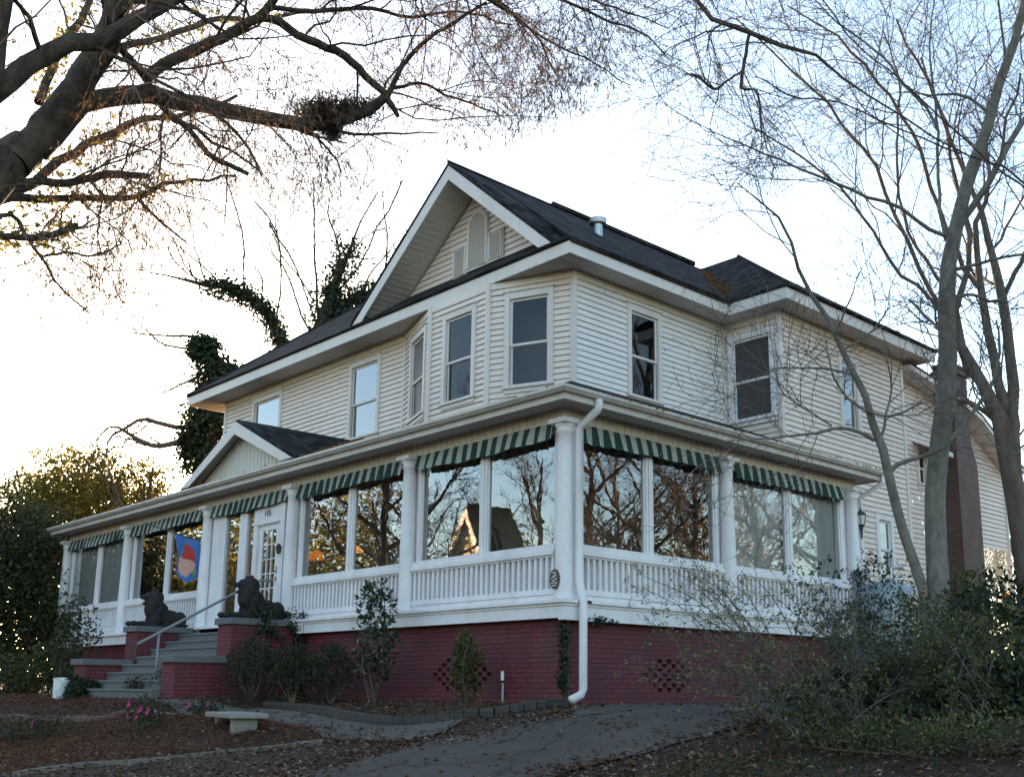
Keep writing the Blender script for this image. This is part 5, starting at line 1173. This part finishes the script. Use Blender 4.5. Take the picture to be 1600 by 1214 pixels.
# ---- leafy trees and shrubs
def leafy(name, base, clumps, nleaf, lm, ls, rng, label, cat, group=None, stem='bark_brown', nst=9, sr=.03, hollow=.35, flowers=0, upright=0.0, lw=.5, twig=True):
    """clumps: list of (centre, radii); stems grow from the base into every clump"""
    t = thing(name, tuple(base), label, cat, group); base = np.array(base, float)
    A = []; C = np.array([c for c, r in clumps]); RR = np.array([r for c, r in clumps])
    for k in range(max(nst, len(clumps))):
        i = k % len(clumps); e = C[i]+rng.normal(size=3)*RR[i]*.45; mid = base*.5+e*.5+rng.normal(size=3)*.12*np.linalg.norm(e-base); mid[2] = base[2]+(e[2]-base[2])*.5
        A.append(resample([base+rng.normal(size=3)*np.array([sr*2, sr*2, 0]), mid, e], [sr, sr*.6, sr*.25], 8))
    P = np.stack([a[0] for a in A]); R = np.stack([a[1] for a in A]); T = TreeMesh(); T.tubes(P, R, 7)
    P1, R1 = sprout(P, R, 6, rng, .35, 1, (25, 60), (.25, .5), .5, 6, (0, 0, .1), .2, sr*.12); T.tubes(P1, R1, 4)
    if twig: P2, R2 = sprout(P1, R1, 4, rng, .2, 1, (25, 60), (.3, .6), .5, 5, (0, 0, .05), .2, sr*.08); T.tubes(P2, R2, 3)
    T.build('stems' if cat != 'tree' else 'trunk', stem, t)
    w = RR.prod(1)**(2/3); n = (nleaf*w/w.sum()).astype(int); pos = []; dr = []
    for (c, r), k in zip(clumps, n):
        p, d = blob(c, r, k, rng, hollow); lump = np.sin(p[:, 0]*5/max(r[0], .3)+c[0])*np.sin(p[:, 1]*5/max(r[1], .3))*np.sin(p[:, 2]*6/max(r[2], .3)+1)
        ok = lump > -.22+.3*rng.random(len(p)); pos.append(p[ok]); dr.append(d[ok])
    pos = np.concatenate(pos); dr = np.concatenate(dr); ok = pos[:, 2] > terrain(pos[:, 0], pos[:, 1])-.02; pos = pos[ok]; dr = dr[ok]
    d = nrm(dr*.7+rng.normal(size=pos.shape)*.7+np.array([0, 0, upright])); l = ls*(.6+.8*rng.random(len(pos)))
    V, F = leaves(pos, d, l, l*lw, rng); npmesh('foliage' if cat != 'tree' else 'crown', V, [F], lm, t)
    if flowers:
        i = rng.integers(0, len(clumps), flowers); m = MB()
        for k in i:
            dd = nrm(rng.normal(size=3)); dd[2] = abs(dd[2]); dd[1] = -abs(dd[1]); p = C[k]+dd*RR[k]*.95
            fm = MB(); n5 = 7
            for j in range(n5):
                a = 2*PI*j/n5; u = np.array([math.cos(a), .3*math.sin(a), math.sin(a)])*.05; v = np.array([math.cos(a+.6), .3*math.sin(a+.6), math.sin(a+.6)])*.045
                fm.quad(tuple(p), tuple(p+v), tuple(p+u*1.25+(0, -.015, 0)), tuple(p+u*.6+(0, -.02, 0)))
            fm.build('blossom', 'petal_pink', t, recalc=False)
    return t
R_ = np.random.default_rng
def gp(x, y): return np.array([x, y, gz(x, y)])
# big evergreen at the left edge, golden in its lit top
cl = [(at(x, y, d), (r, r, r)) for x, y, d, r in ((20, 960, 34, 1.8), (58, 910, 35, 1.6), (10, 870, 35, 1.8), (60, 850, 36, 1.3), (-40, 860, 34.5, 2), (-40, 960, 34, 2), (80, 970, 33.6, .9), (82, 900, 35.4, .9), (66, 1010, 33.6, 1.2), (15, 1040, 33.6, 1.4))]
b = at(20, 1085, 34.5); leafy('evergreen_tree', gp(b[0], b[1]), cl, 52000, 'leaf_hedge', .13, R_(21), 'dark dense evergreen at the left edge, beside the end of the porch', 'tree', sr=.11, hollow=.15)
D2 = 38.5
cl = [(at(x, y, D2), (r, r, r*.8)) for x, y, r in ((90, 745, 1.3), (135, 730, 1.2), (175, 760, 1.4), (215, 765, 1.1), (245, 750, .8), (110, 790, 1.5), (170, 800, 1.5), (70, 775, 1.0), (225, 735, .6), (30, 800, 1.3), (130, 760, 1.5), (70, 830, 1.6))]
b = at(150, 1050, D2); leafy('leafy_tree', gp(b[0], b[1]), cl, 22000, 'leaf_gold', .13, R_(22), 'sunlit golden-leaved tree rising behind the left end of the porch roof', 'tree', sr=.16, lw=.55)
D2 = 43
cl = [(at(x, y, D2), (r, r, r*.8)) for x, y, r in ((60, 790, 1.5), (110, 770, 1.2), (150, 790, 1.2), (90, 840, 1.7), (200, 790, 1.1), (40, 840, 1.5), (30, 760, .8), (240, 790, .9))]
b = at(110, 1050, D2); leafy('leafy_tree', gp(b[0], b[1]), cl, 24000, 'leaf_olive', .12, R_(23), 'dull green broad tree between the dark evergreen and the golden tree', 'tree', sr=.14)
# yellowing shrubs left of the steps
for (px, py, d, r, lm, seed, lab) in ((30, 1050, 30, 1.0, 'leaf_olive', 31, 'yellow-green shrub at the left edge below the dark evergreen'), (84, 1040, 29.5, .8, 'leaf_olive', 32, 'yellow-green shrub above the white bucket'), (122, 1005, 27.5, .5, 'leaf_rose', 33, 'thin dark-leaved shrub against the porch skirt left of the steps'), (134, 1078, 24.2, .3, 'leaf_dark', 34, 'low dark shrub in front of the left step wall')):
    c = at(px, py, d); g = gz(c[0], c[1]); h = max(c[2]-g, .2)
    leafy('shrub', gp(c[0], c[1]), [(c, (r, r, h*.95)), (c+np.array([.3, -.3, -.1]), (r*.7, r*.7, h*.7)), (c+np.array([-.35, -.1, .12]), (r*.6, r*.6, h*.7))], 2600, lm, .09, R_(seed), lab, 'shrub', sr=.02)
# camellia and clipped shrubs along the base
x0, y0 = -3.55, -.9
b = gp(x0, y0); leafy('camellia', b, [(b+np.array([0, 0, 1.55]), (.36, .34, .38)), (b+np.array([.03, .02, 1.05]), (.40, .38, .42)), (b+np.array([-.03, 0, .65]), (.36, .34, .3)), (b+np.array([.05, -.05, 1.85]), (.22, .22, .18))], 1500, 'leaf_glossy', .10, R_(41), 'tall slender glossy-leaved camellia standing before the brick porch base', 'shrub', sr=.018, nst=6, lw=.5, hollow=.15)
for x, y, r, h, seed, lab in ((-6.25, -1.6, .7, 1.05, 42, 'rounded dark green shrub against the right step wall'), (-5.3, -1.3, .6, 1.0, 43, 'dark upright shrub between the step-side shrub and the camellia, nearer the steps'), (-4.35, -1.2, .55, 1.0, 44, 'dark upright shrub touching the camellia on its left'), (-1.5, -.6, .31, 1.05, 45, 'bushy upright shrub covering half of the pierced brick vent')):
    b = gp(x, y); leafy('shrub', b, [(b+np.array([0, 0, h*.5]), (r, r*.8, h*.52)), (b+np.array([r*.3, -.1, h*.68]), (r*.6, r*.5, h*.4)), (b+np.array([-r*.35, 0, h*.62]), (r*.55, r*.5, h*.4))], 3800, 'leaf_dark' if seed < 45 else 'leaf_olive', .06, R_(seed), lab, 'shrub', sr=.015, upright=.7, lw=.38, hollow=.3)
# flowering roses in the straw bed
for px, py, d, r, h, fl_, seed, lab in ((226, 1128, 17.5, .30, .42, 7, 51, 'rose bush with the most bright pink blooms, left of the stone bench'), (320, 1122, 18.6, .28, .36, 2, 52, 'rose bush with pink blooms touching the stone bench'), (72, 1132, 19.5, .42, .40, 2, 53, 'spreading rose bush with few pink blooms at the lower left'), (212, 1082, 22.4, .28, .34, 2, 54, 'small rose bush with pink bloom on the bottom step'), (262, 1078, 21.8, .36, .45, 0, 55, 'flowerless bush at the foot of the handrail'), (20, 1122, 20, .5, .4, 0, 56, 'low green bush at the lower left corner edge')):
    c = at(px, py, d); b = gp(c[0], c[1]); leafy('rose_bush' if fl_ else 'shrub', b, [(b+np.array([0, 0, h*.75]), (r, r, h*.55)), (b+np.array([r*.5, 0, h*.5]), (r*.7, r*.7, h*.45)), (b+np.array([-r*.5, 0, h*.55]), (r*.6, r*.6, h*.4))], 900, 'leaf_rose', .055, R_(seed), lab, 'shrub', sr=.01, flowers=fl_)
# vine over the right step wall and the lion, ivy at the corner
rng = R_(61); t = thing('climbing_vine', (-7.25, -1.2, -1.5), 'dark climbing vine spilling over the right step wall and round the lion', 'vine')
A = [resample([(-7.22, -1.2+.2*k, -1.5), (-7.2+.05*rng.normal(), -1.1+.22*k+.15*rng.normal(), -.7), (-7.24, -1.15+.2*k+.2*rng.normal(), -.05), (-7.45, -1.2+.22*k, .15+.1*rng.random())], [.012, .01, .008, .004], 10) for k in range(4)]
P = np.stack([a[0] for a in A]); R = np.stack([a[1] for a in A]); T = TreeMesh(); T.tubes(P, R, 5); P1, R1 = sprout(P, R, 7, rng, .2, 1, (30, 70), (.15, .3), .5, 6, (0, 0, 0), .3, .003); T.tubes(P1, R1, 3); T.build('stems', 'bark_brown', t)
pos = np.concatenate([twig_points(P1, 1500, rng)[0], ivy_on(P, R, 500, rng, .07, .2, 1)]); pos += rng.normal(size=pos.shape)*.03; V, F = leaves(pos, rng.normal(size=pos.shape)+np.array([.4, -.4, -.4]), .045+.035*rng.random(len(pos)), .05, rng); npmesh('foliage', V, [F], 'leaf_ivy', t)
rng = R_(62); t = thing('ivy_vine', (.2, -.1, -1.5), 'narrow strip of ivy climbing the brick corner behind the downspout', 'vine')
A = [resample([(.05+.12*k*.5, -.05, -1.5), (.04+.1*k*.5, -.06, -.9), (.03+.12*k*.5, -.05, -.3)], [.01, .008, .005], 8) for k in range(3)]
P = np.stack([a[0] for a in A]); R = np.stack([a[1] for a in A]); T = TreeMesh(); T.tubes(P, R, 5); T.build('stems', 'bark_brown', t)
pos = ivy_on(P, R, 360, rng, .035, .15, 1); pos[:, 1] = -.06-.06*rng.random(len(pos)); pos2 = np.concatenate([[(.26+.03*rng.normal(), .55+.16*rng.normal(), -.33+.09*rng.random())] for _ in range(70)]); pos = np.concatenate([pos, pos2]); V, F = leaves(pos, rng.normal(size=pos.shape)+np.array([.2, -.5, -.5]), .05+.03*rng.random(len(pos)), .05, rng); npmesh('foliage', V, [F], 'leaf_ivy', t)
# tangled shrubs in front at the right
def thicket(base, tips, nleaf, lm, ls, seed, label, name='twiggy_shrub', stem='twig_grey', sr=.009):
    rng = R_(seed); t = thing(name, tuple(base), label, 'shrub'); A = []
    for e in tips:
        e = np.array(e); b = base+rng.normal(size=3)*np.array([.22, .22, 0]); mid = b*.45+e*.55; mid[2] = b[2]+(e[2]-b[2])*.72; A.append(resample([b, mid, e], [sr, sr*.6, sr*.3], 10))
    P = np.stack([a[0] for a in A]); R = np.stack([a[1] for a in A]); T = TreeMesh(); T.tubes(P, R, 6)
    P1, R1 = sprout(P, R, 8, rng, .25, 1, (25, 65), (.25, .5), .5, 7, (0, 0, .02), .22, .0025); T.tubes(P1, R1, 4)
    P2, R2 = sprout(P1, R1, 5, rng, .15, 1, (25, 65), (.3, .6), .6, 5, (0, 0, 0), .22, .0016); T.tubes(P2, R2, 3); T.build('stems', stem, t)
    pos, d = twig_points(np.concatenate([P2, P1[:, ::2][:, :4] if False else P2]), nleaf, rng, .2); pos += rng.normal(size=pos.shape)*.012
    l = ls*(.6+.8*rng.random(len(pos))); V, F = leaves(pos, d*.5+rng.normal(size=pos.shape)*.7, l, l*.5, rng); npmesh('foliage', V, [F], lm, t)
    return t
rng = R_(70)
def fan(px0, px1, py0, py1, d, n): return [at(px0+(px1-px0)*rng.random(), py0+(py1-py0)*rng.random()**1.2, d+rng.normal()*.5) for _ in range(n)]
b = at(1250, 1150, 11.6); thicket(gp(b[0], b[1]), fan(990, 1340, 885, 1100, 11.8, 28), 3400, 'leaf_pale', .036, 71, 'sprawling twiggy shrub with small yellow-green leaves over the driveway edge')
b = at(1390, 1150, 11.0); thicket(gp(b[0], b[1]), fan(1230, 1490, 930, 1110, 11.2, 28), 5000, 'leaf_olive', .04, 72, 'dense olive-leaved shrub below the two-stemmed tree')
b = at(1290, 1165, 9.8); thicket(gp(b[0], b[1]), fan(1150, 1450, 1030, 1150, 9.9, 22), 3000, 'leaf_olive', .036, 73, 'low leafy shrub spreading at the front of the right-hand thicket')
b = at(1500, 1165, 10.2); thicket(gp(b[0], b[1]), fan(1390, 1600, 960, 1120, 10.4, 30), 7500, 'leaf_olive', .04, 74, 'leafy shrub right of the grey tree trunk')
b = at(1330, 1010, 16.5); thicket(gp(b[0], b[1]), fan(1270, 1430, 880, 990, 16.5, 18), 1800, 'leaf_glossy', .07, 75, 'dark glossy-leaved shrub in front of the pale blue tank')
for px, py, d, r, seed, lm, lab in ((1565, 985, 13.5, .85, 81, 'leaf_dark', 'dark bushy shrub at the right edge under the lattice'), (1500, 985, 15.5, .8, 82, 'leaf_olive', 'yellowing bush between the grey trunk and the dark bush'), (1590, 1080, 10.5, .75, 83, 'leaf_dark', 'lowest dark bush in the bottom right corner'), (1430, 1075, 11.8, .6, 84, 'leaf_dark', 'dark low bush hiding the foot of the grey trunk'), (1330, 1090, 11.4, .55, 86, 'leaf_dark', 'dark bush deep inside the right-hand thicket below the tank')):
    c = at(px, py, d); g = gz(c[0], c[1]); h = max(c[2]-g, .35)
    leafy('shrub', gp(c[0], c[1]), [(c, (r, r, h*.9)), (c+np.array([.4, .2, -.15]), (r*.8, r*.8, h*.7)), (c+np.array([-.35, -.3, -.1]), (r*.7, r*.7, h*.7)), (c+np.array([.0, .0, h*.45]), (r*.5, r*.5, h*.4))], 5200, lm, .075, R_(seed), lab, 'shrub', sr=.02, hollow=.2)
for px, py, d, r, h, seed, lab in ((1310, 1145, 9.6, .45, .26, 91, 'low olive ground shrub at the driveway side of the thicket'), (1420, 1155, 9.2, .6, .28, 92, 'low spreading shrub in the middle of the thicket foot'), (1540, 1155, 9.0, .65, .3, 93, 'low spreading shrub at the right end of the thicket foot')):
    b = G(px, py+25); leafy('shrub', b, [(b+np.array([0, 0, h*.5]), (r, r, h*.55)), (b+np.array([r*.6, .2, h*.45]), (r*.7, r*.7, h*.5)), (b+np.array([-r*.6, -.1, h*.4]), (r*.7, r*.7, h*.45)), (b+np.array([-r*.1, .6, h*.7]), (r*.8, r*.8, h*.6))], 2600, 'leaf_olive', .038, R_(seed), lab, 'shrub', sr=.012, hollow=.2)
# russet tree showing past the rear wing
c = at(1590, 850, 46); leafy('leafy_tree', gp(c[0], c[1]), [(c, (2.2, 2.2, 2.6)), (c+np.array([1.5, 1, -1.5]), (2, 2, 2)), (c+np.array([-.6, 1, 1.7]), (1.4, 1.4, 1.3))], 6000, 'leaf_autumn', .18, R_(85), 'russet-leaved tree glimpsed past the rear wing at the right edge', 'tree', sr=.15)

# ================================================================== ACROSS THE STREET (seen in the window glass)
def mir_f(px, Dm): d = ray(px, 900); h = math.hypot(d[0], d[1]); return np.array([CAM[0]+d[0]/h*Dm, -(CAM[1]+d[1]/h*Dm)])
def mir_s(px, Dm): d = ray(px, 900); h = math.hypot(d[0], d[1]); return np.array([-(CAM[0]+d[0]/h*Dm), CAM[1]+d[1]/h*Dm])
rng = R_(90)
A = [resample([(0, 0, -.3), (.1, .05, 2.2), (-.05, .1, 4.5), (.2, 0, 7.5), (.1, .2, 11)], [.30, .22, .16, .09, .03], 14)]
for k in range(9):
    a = k*2.4; z = 2.2+.75*k; L_ = 5.2-.35*k; e = np.array([math.cos(a), math.sin(a), 0]); A.append(resample([(0.05, .05, z), tuple(e*L_*.4+(0, 0, z+1.0)), tuple(e*L_*.8+(0, 0, z+2.3)), tuple(e*L_+(0, 0, z+3.6))], [.085, .055, .032, .014], 14))
P0 = gnarl(np.stack([a[0] for a in A]), rng, .07); R0 = np.stack([a[1] for a in A])
proto = thing('yard_tree', (0, 0, 0), 'x', 'tree'); T = TreeMesh(); T.tubes(P0, R0, 9); P1, R1 = sprout(P0, R0, 12, rng, .3, 1, (30, 60), (.25, .5), .4, 8, (0, 0, .06), .2, .010); T.tubes(P1, R1, 5); T.build('trunk', 'bark_dark', proto, True)
T = TreeMesh(); P2, R2 = sprout(P1, R1, 8, rng, .15, 1, (25, 60), (.35, .65), .5, 6, (0, 0, .03), .2, .007); T.tubes(P2, R2, 3); P3, R3 = sprout(P2, R2, 5, rng, .2, 1, (25, 55), (.35, .7), .6, 5, (0, 0, 0), .2, .005); T.tubes(P3, R3, 3); T.build('crown', 'twig_grey', proto)
gproto = leafy('golden_tree', (0, 0, 0), [((0, 0, 4.2), (2.6, 2.6, 2.2)), ((1.6, .6, 3.0), (1.9, 1.9, 1.6)), ((-1.6, -.4, 3.2), (2, 2, 1.6)), ((.3, -1.6, 2.8), (1.8, 1.8, 1.5)), ((.2, .2, 6.2), (1.6, 1.6, 1.5)), ((-.6, 1.4, 2.4), (1.8, 1.8, 1.6))], 7500, 'leaf_gold', .22, rng, 'x', 'tree', sr=.14, twig=False)
def place(src, xy, sc, rz, label, first):
    o = src
    if not first:
        o = src.copy(); COL.objects.link(o)
        for ch in list(src.children): c = ch.copy(); COL.objects.link(c); c.parent = o
    o.location = (xy[0], xy[1], gz(*xy)); o.scale = (sc,)*3; o.rotation_euler = (0, 0, rz); o['label'] = label; o['group'] = 'trees mirrored in the porch windows'; return o
FT = [(mir_f(592, 44), 1.15, .3, 'bare thick-trunked tree mirrored in the window right of the door'), (mir_f(662, 48), 1.25, 1.9, 'bare tree mirrored left of the yellow gable'), (mir_f(842, 56), 1.25, 3.1, 'bare tree mirrored right of the yellow gable'), (mir_f(470, 74), 1.2, 4.4, 'bare tree mirrored beside the front door'), (mir_f(120, 52), .8, 5.0, 'bare tree mirrored at the far left window'),
      (mir_s(925, 46), 1.15, .8, 'bare tree mirrored nearest the corner in the side windows'), (mir_s(1015, 43), 1.05, 2.2, 'bare tree mirrored in the middle of the first side window'), (mir_s(1090, 52), 1.2, 3.3, 'bare tree mirrored at the second side column'), (mir_s(1190, 50), 1.2, 5.1, 'bare tree mirrored in the curtained side window'), (mir_s(1290, 44), 1.2, 1.2, 'bare tree mirrored at the far end of the side porch'), (mir_s(970, 68), 1.4, .2, 'distant bare tree mirrored between the side mullions')]
for i, (xy, sc, rz, lab) in enumerate(FT): place(proto, xy, sc, rz, lab, i == 0)
GT = [(mir_f(262, 43), 1.25, .2, 'golden tree mirrored behind the blue flag'), (mir_f(215, 50), 1.2, 1.4, 'golden tree mirrored left of the flag'), (mir_f(320, 54), 1.7, 2.6, 'golden tree mirrored at the column beside the door'), (mir_f(505, 75), 2.0, 3.9, 'golden tree mirrored behind the glowing lamps'), (mir_f(585, 84), 2.2, 5.5, 'golden tree mirrored by the white lamp shade'), (mir_f(420, 45), 1.2, 0.9, 'golden tree mirrored in the front door'), (mir_f(806, 80), 1.7, 2.1, 'golden tree mirrored low between the yellow gable and the corner'), (mir_s(1120, 60), 1.5, 4.0, 'golden tree mirrored in the side porch glass')]
for i, (xy, sc, rz, lab) in enumerate(GT): place(gproto, xy, sc, rz, lab, i == 0)
# yellow gabled house over the road
hx_, hy_ = mir_f(728, 52); z0 = gz(hx_, hy_)
hs = thing('yellow_house', (hx_, hy_, z0), 'sunlit yellow house with a steep gable and fan window, mirrored in the corner porch glass', 'house')
d = nrm(np.array([-hx_-2, -hy_+3])); ny = np.array([-.12, .99]); ny /= np.linalg.norm(ny); tx = np.array([ny[1], -ny[0]])
HW = 2.7
Wy = Wall((hx_+tx[0]*HW, hy_+tx[1]*HW), (hx_-tx[0]*HW, hy_-tx[1]*HW))
gs = lambda z: (0, 2*HW) if z < z0+5.9 else (HW*(z-z0-5.9)/4.2, 2*HW-HW*(z-z0-5.9)/4.2)
siding(Wy, z0, z0+10.1, [], .2, gs).build('wall', 'yellow_siding', hs, recalc=False)
ff = lambda sg: (lambda s: s if sg == 0 else 2*HW-s)
m = MB()
for sg in (0, 1):
    f = ff(sg); m.prism([Wy.P(f(HW), z0+10.3, .25), Wy.P(f(-.4), z0+5.5, .25), Wy.P(f(-.4), z0+5.5, -2.4), Wy.P(f(HW), z0+10.3, -2.4)], (0, 0, .22))
m.build('roof', 'shingles', hs)
m = MB(); m.wbox(Wy, .02, 2*HW-.02, z0, z0+5.8, -2.4, -.1); m.build('side_wall', 'yellow_siding', hs)
m = MB()
for sg in (0, 1):
    f = ff(sg); m.prism([Wy.P(f(HW), z0+10.3, .27), Wy.P(f(-.4), z0+5.5, .27), Wy.P(f(-.1), z0+5.5, .27), Wy.P(f(HW), z0+9.7, .27)], tuple(np.array([*Wy.n, 0])*.05))
m.build('rake_board', 'trim_paint', hs)
m = MB(); pts = [Wy.P(HW+.45*math.cos(a), z0+8.75+.45*math.sin(a), .06) for a in np.linspace(0, PI, 18)]; m.prism(pts, tuple(np.array([*Wy.n, 0])*.03)); fw = m.build('fan_window', 'screen_dark', hs)
m = MB(); m.tube(pts+pts[:1], .06, 6)
for a in np.linspace(0, PI, 7)[1:-1]: m.tube([Wy.P(HW, z0+8.75, .1), Wy.P(HW+.43*math.cos(a), z0+8.75+.43*math.sin(a), .1)], .025, 5)
m.build('frame', 'trim_paint', fw)
# brown house next to it
bx_, by_ = mir_f(812, 92); z0 = gz(bx_, by_); bh = thing('brown_house', (bx_, by_, z0), 'dark brown house with a low gable and brick chimney, mirrored beside the corner column', 'house')
Wb = Wall((bx_+4, by_+.4), (bx_-4, by_-.4)); m = MB(); m.wbox(Wb, 0, 8, z0, z0+9.2, -7, 0); m.prism([Wb.P(0, z0+9.2, 0), Wb.P(8, z0+9.2, 0), Wb.P(4, z0+11.6, 0)], tuple(np.array([*Wb.n, 0])*-7)); m.build('wall', 'wood_dark', bh)
m = MB()
for f in (lambda s: s, lambda s: 8-s): m.prism([Wb.P(f(4), z0+11.7, .5), Wb.P(f(-.6), z0+8.9, .5), Wb.P(f(-.6), z0+8.9, -7.4), Wb.P(f(4), z0+11.7, -7.4)], (0, 0, .18))
m.build('roof', 'shingles', bh)
m = MB(); m.wbox(Wb, 9.0, 9.9, z0, z0+13.2, -2, -.9); m.wbox(Wb, 8.0, 9.0, z0, z0+6, -2, -.9); m.build('chimney', 'red_brick', bh)
for s0 in (1.2, 4.9):
    m = MB(); m.wbox(Wb, s0, s0+1.8, z0+6.6, z0+8.6, -.05, .05); fr = m.build('window', 'trim_paint', bh); m = MB(); m.wbox(Wb, s0+.12, s0+1.68, z0+6.72, z0+8.48, .051, .06); m.build('pane', 'screen_dark', fr)

# ================================================================== LEAF LITTER, PINE STRAW, GRASS
def inside(pt, poly):
    x, y = pt[:, 0], pt[:, 1]; r = np.zeros(len(pt), bool); n = len(poly)
    for i in range(n):
        (x0, y0), (x1, y1) = poly[i], poly[(i+1) % n]
        c = ((y0 > y) != (y1 > y)) & (x < (x1-x0)*(y-y0)/((y1-y0) if y1 != y0 else 1e-9)+x0); r ^= c
    return r
rng = R_(100)
drive = [tuple(p[:2]) for p in dl]+[tuple(p[:2]) for p in dr][::-1]; path = pl_+pr_[::-1]
def dist_line(p, line):
    d = np.full(len(p), 1e9)
    for a, b in zip(line[:-1], line[1:]):
        a = np.array(a[:2]); b = np.array(b[:2]); t = np.clip(((p-a)@(b-a))/max((b-a)@(b-a), 1e-9), 0, 1); d = np.minimum(d, np.linalg.norm(p-a-t[:, None]*(b-a), axis=1))
    return d
def scatter(name, pts, l, w, m, lift, dz, label, flat=.25, fold=.35):
    n = len(pts); a = rng.random(n)*2*PI; d = np.stack([np.cos(a), np.sin(a), flat*rng.normal(size=n)], 1)
    P = np.c_[pts, terrain(pts[:, 0], pts[:, 1])+dz+lift*rng.random(n)]
    # lay the leaves flat: side vector nearly horizontal
    d = nrm(d); s = nrm(np.stack([-np.sin(a), np.cos(a), .5*rng.normal(size=n)], 1)); up = np.cross(d, s); L = (l*(.5+rng.random(n)))[:, None]; Wd = L*w
    mid = P+d*L*.5; V = np.stack([P, mid+s*Wd*.5+up*Wd*fold, P+d*L, mid-s*Wd*.5+up*Wd*fold], 1).reshape(-1, 3); o = np.arange(n)[:, None]*4
    F = np.concatenate([o+np.array([[0, 1, 2]]), o+np.array([[0, 2, 3]])]); return tag(npmesh(name, V, [F], m), kind='stuff')
N = 150000; p = np.c_[rng.uniform(-14, 9, N), rng.uniform(-9, -.3, N)]
ind = inside(p, drive); inp = inside(p, path); dL = dist_line(p, dl); dR = dist_line(p, dr)
patch_ = .5+.5*np.sin(p[:, 0]*2.3+np.sin(p[:, 1]*3))*np.sin(p[:, 1]*2.9+p[:, 0])
right = (p[:, 0] > 1.5) & ~ind & (p[:, 0] > np.interp(p[:, 1], [q[1] for q in dr], [q[0] for q in dr])-.05)
left = ~ind & ~right
pr_keep = np.where(ind, .02+.14*(patch_ > .86)+.75*np.exp(-dL/.22)*(p[:, 1] < -2.2)+.7*np.exp(-dR/.16), 0)
pr_keep = np.where(inp, .05+.5*np.exp(-dist_line(p, pr_)/.25), pr_keep)
pr_keep = np.where(right, .9*(.4+.6*patch_)*(.45+.55*np.exp(-dR/1.2)), pr_keep)
pr_keep = np.where(left & ~inp, .22+.55*np.exp(-dL/.7)*(p[:, 1] < -3.0), pr_keep)
k = rng.random(N) < pr_keep
scatter('leaf_litter', p[k], .055, .6, 'leaf_litter', .02, .026, '')
N = 130000; p = np.c_[rng.uniform(-17, 1.2, N), rng.uniform(-6.6, -2.75, N)]
ok = ~inside(p, drive) & ~inside(p, path) & (dist_line(p, kp) > .12*rng.random(N)) & ~((p[:, 0] > -11.6) & (p[:, 0] < -7.8) & (p[:, 1] > -2.9)) & (p[:, 1] > np.interp(p[:, 0], [q[0] for q in kp][::1], [q[1] for q in kp])-.05*rng.random(N))
scatter('pine_straw', p[ok], .10, .05, 'pine_straw', .05, .012, '', .35, 0)
N = 26000; p = np.c_[rng.uniform(-8, .4, N), rng.uniform(-2.15, -.3, N)]; scatter('pine_straw', p[~inside(p, path) & ~inside(p, drive)], .08, .07, 'leaf_litter', .04, .01, '', .35, .1)
N = 60000; p = np.c_[rng.uniform(2, 10, N), rng.uniform(-9, -1, N)]; dR = dist_line(p, dr); pk = .5+.5*np.sin(p[:, 0]*1.7+1)*np.sin(p[:, 1]*2.1)
ok = ~inside(p, drive) & (p[:, 0] > np.interp(p[:, 1], [q[1] for q in dr], [q[0] for q in dr])+.15) & (rng.random(N) < pk*sstep(.2, 1.2, dR)); p = p[ok]; n = len(p)
P = np.c_[p, terrain(p[:, 0], p[:, 1])]; d = nrm(np.stack([rng.normal(size=n)*.5, rng.normal(size=n)*.5, np.ones(n)], 1)); V, F = leaves(P, d, .05+.07*rng.random(n), .007, rng, 0); tag(npmesh('grass', V, [F], 'grass_blade'), kind='stuff')

# leaves blown into the roof valleys, the porch roof and the gutter
def roof_leaves(a, b, n, spread, up, rng):
    a = np.array(a); b = np.array(b); t = rng.random(n)[:, None]; P = a+(b-a)*t+rng.normal(size=(n, 3))*np.array(spread)*(1.1-t); P[:, 2] += up
    return P
rng = R_(120)
def on_main(P):                                # drop the points onto the two slopes of the valley
    e = (7.03-.03)+.08+.7713*(EX+.05-P[:, 0]); c = EZ-.005+.07+(9.72-EZ)/(10.46-JY)*(P[:, 1]-JY); P[:, 2] = np.maximum(e, c)+.015; return P
P = on_main(roof_leaves((-2.5, 7.5, 0), (-5.2, 10.1, 0), 1500, (.16, .16, 0), 0, rng))
def on_porch(P): P[:, 2] = 3.02+.43*(P[:, 1]+.58)+.085; return P
Q = on_porch(roof_leaves((-7.6, -.2, 0), (-6.2, .4, 0), 350, (.5, .12, 0), 0, rng))
gq = np.c_[rng.uniform(-20, .5, 500), -.60+.03*rng.normal(size=500), np.full(500, 3.07)]; gs_ = np.c_[.62+.03*rng.normal(size=420), rng.uniform(0, 8.4, 420), np.full(420, 3.07)]
P = np.concatenate([P, Q, gq, gs_]); d = rng.normal(size=P.shape)*np.array([1, 1, .35]); V, F = leaves(P, d, .05+.04*rng.random(len(P)), .035, rng, .3); tag(npmesh('roof_leaves', V, [F], 'leaf_autumn'), kind='stuff')
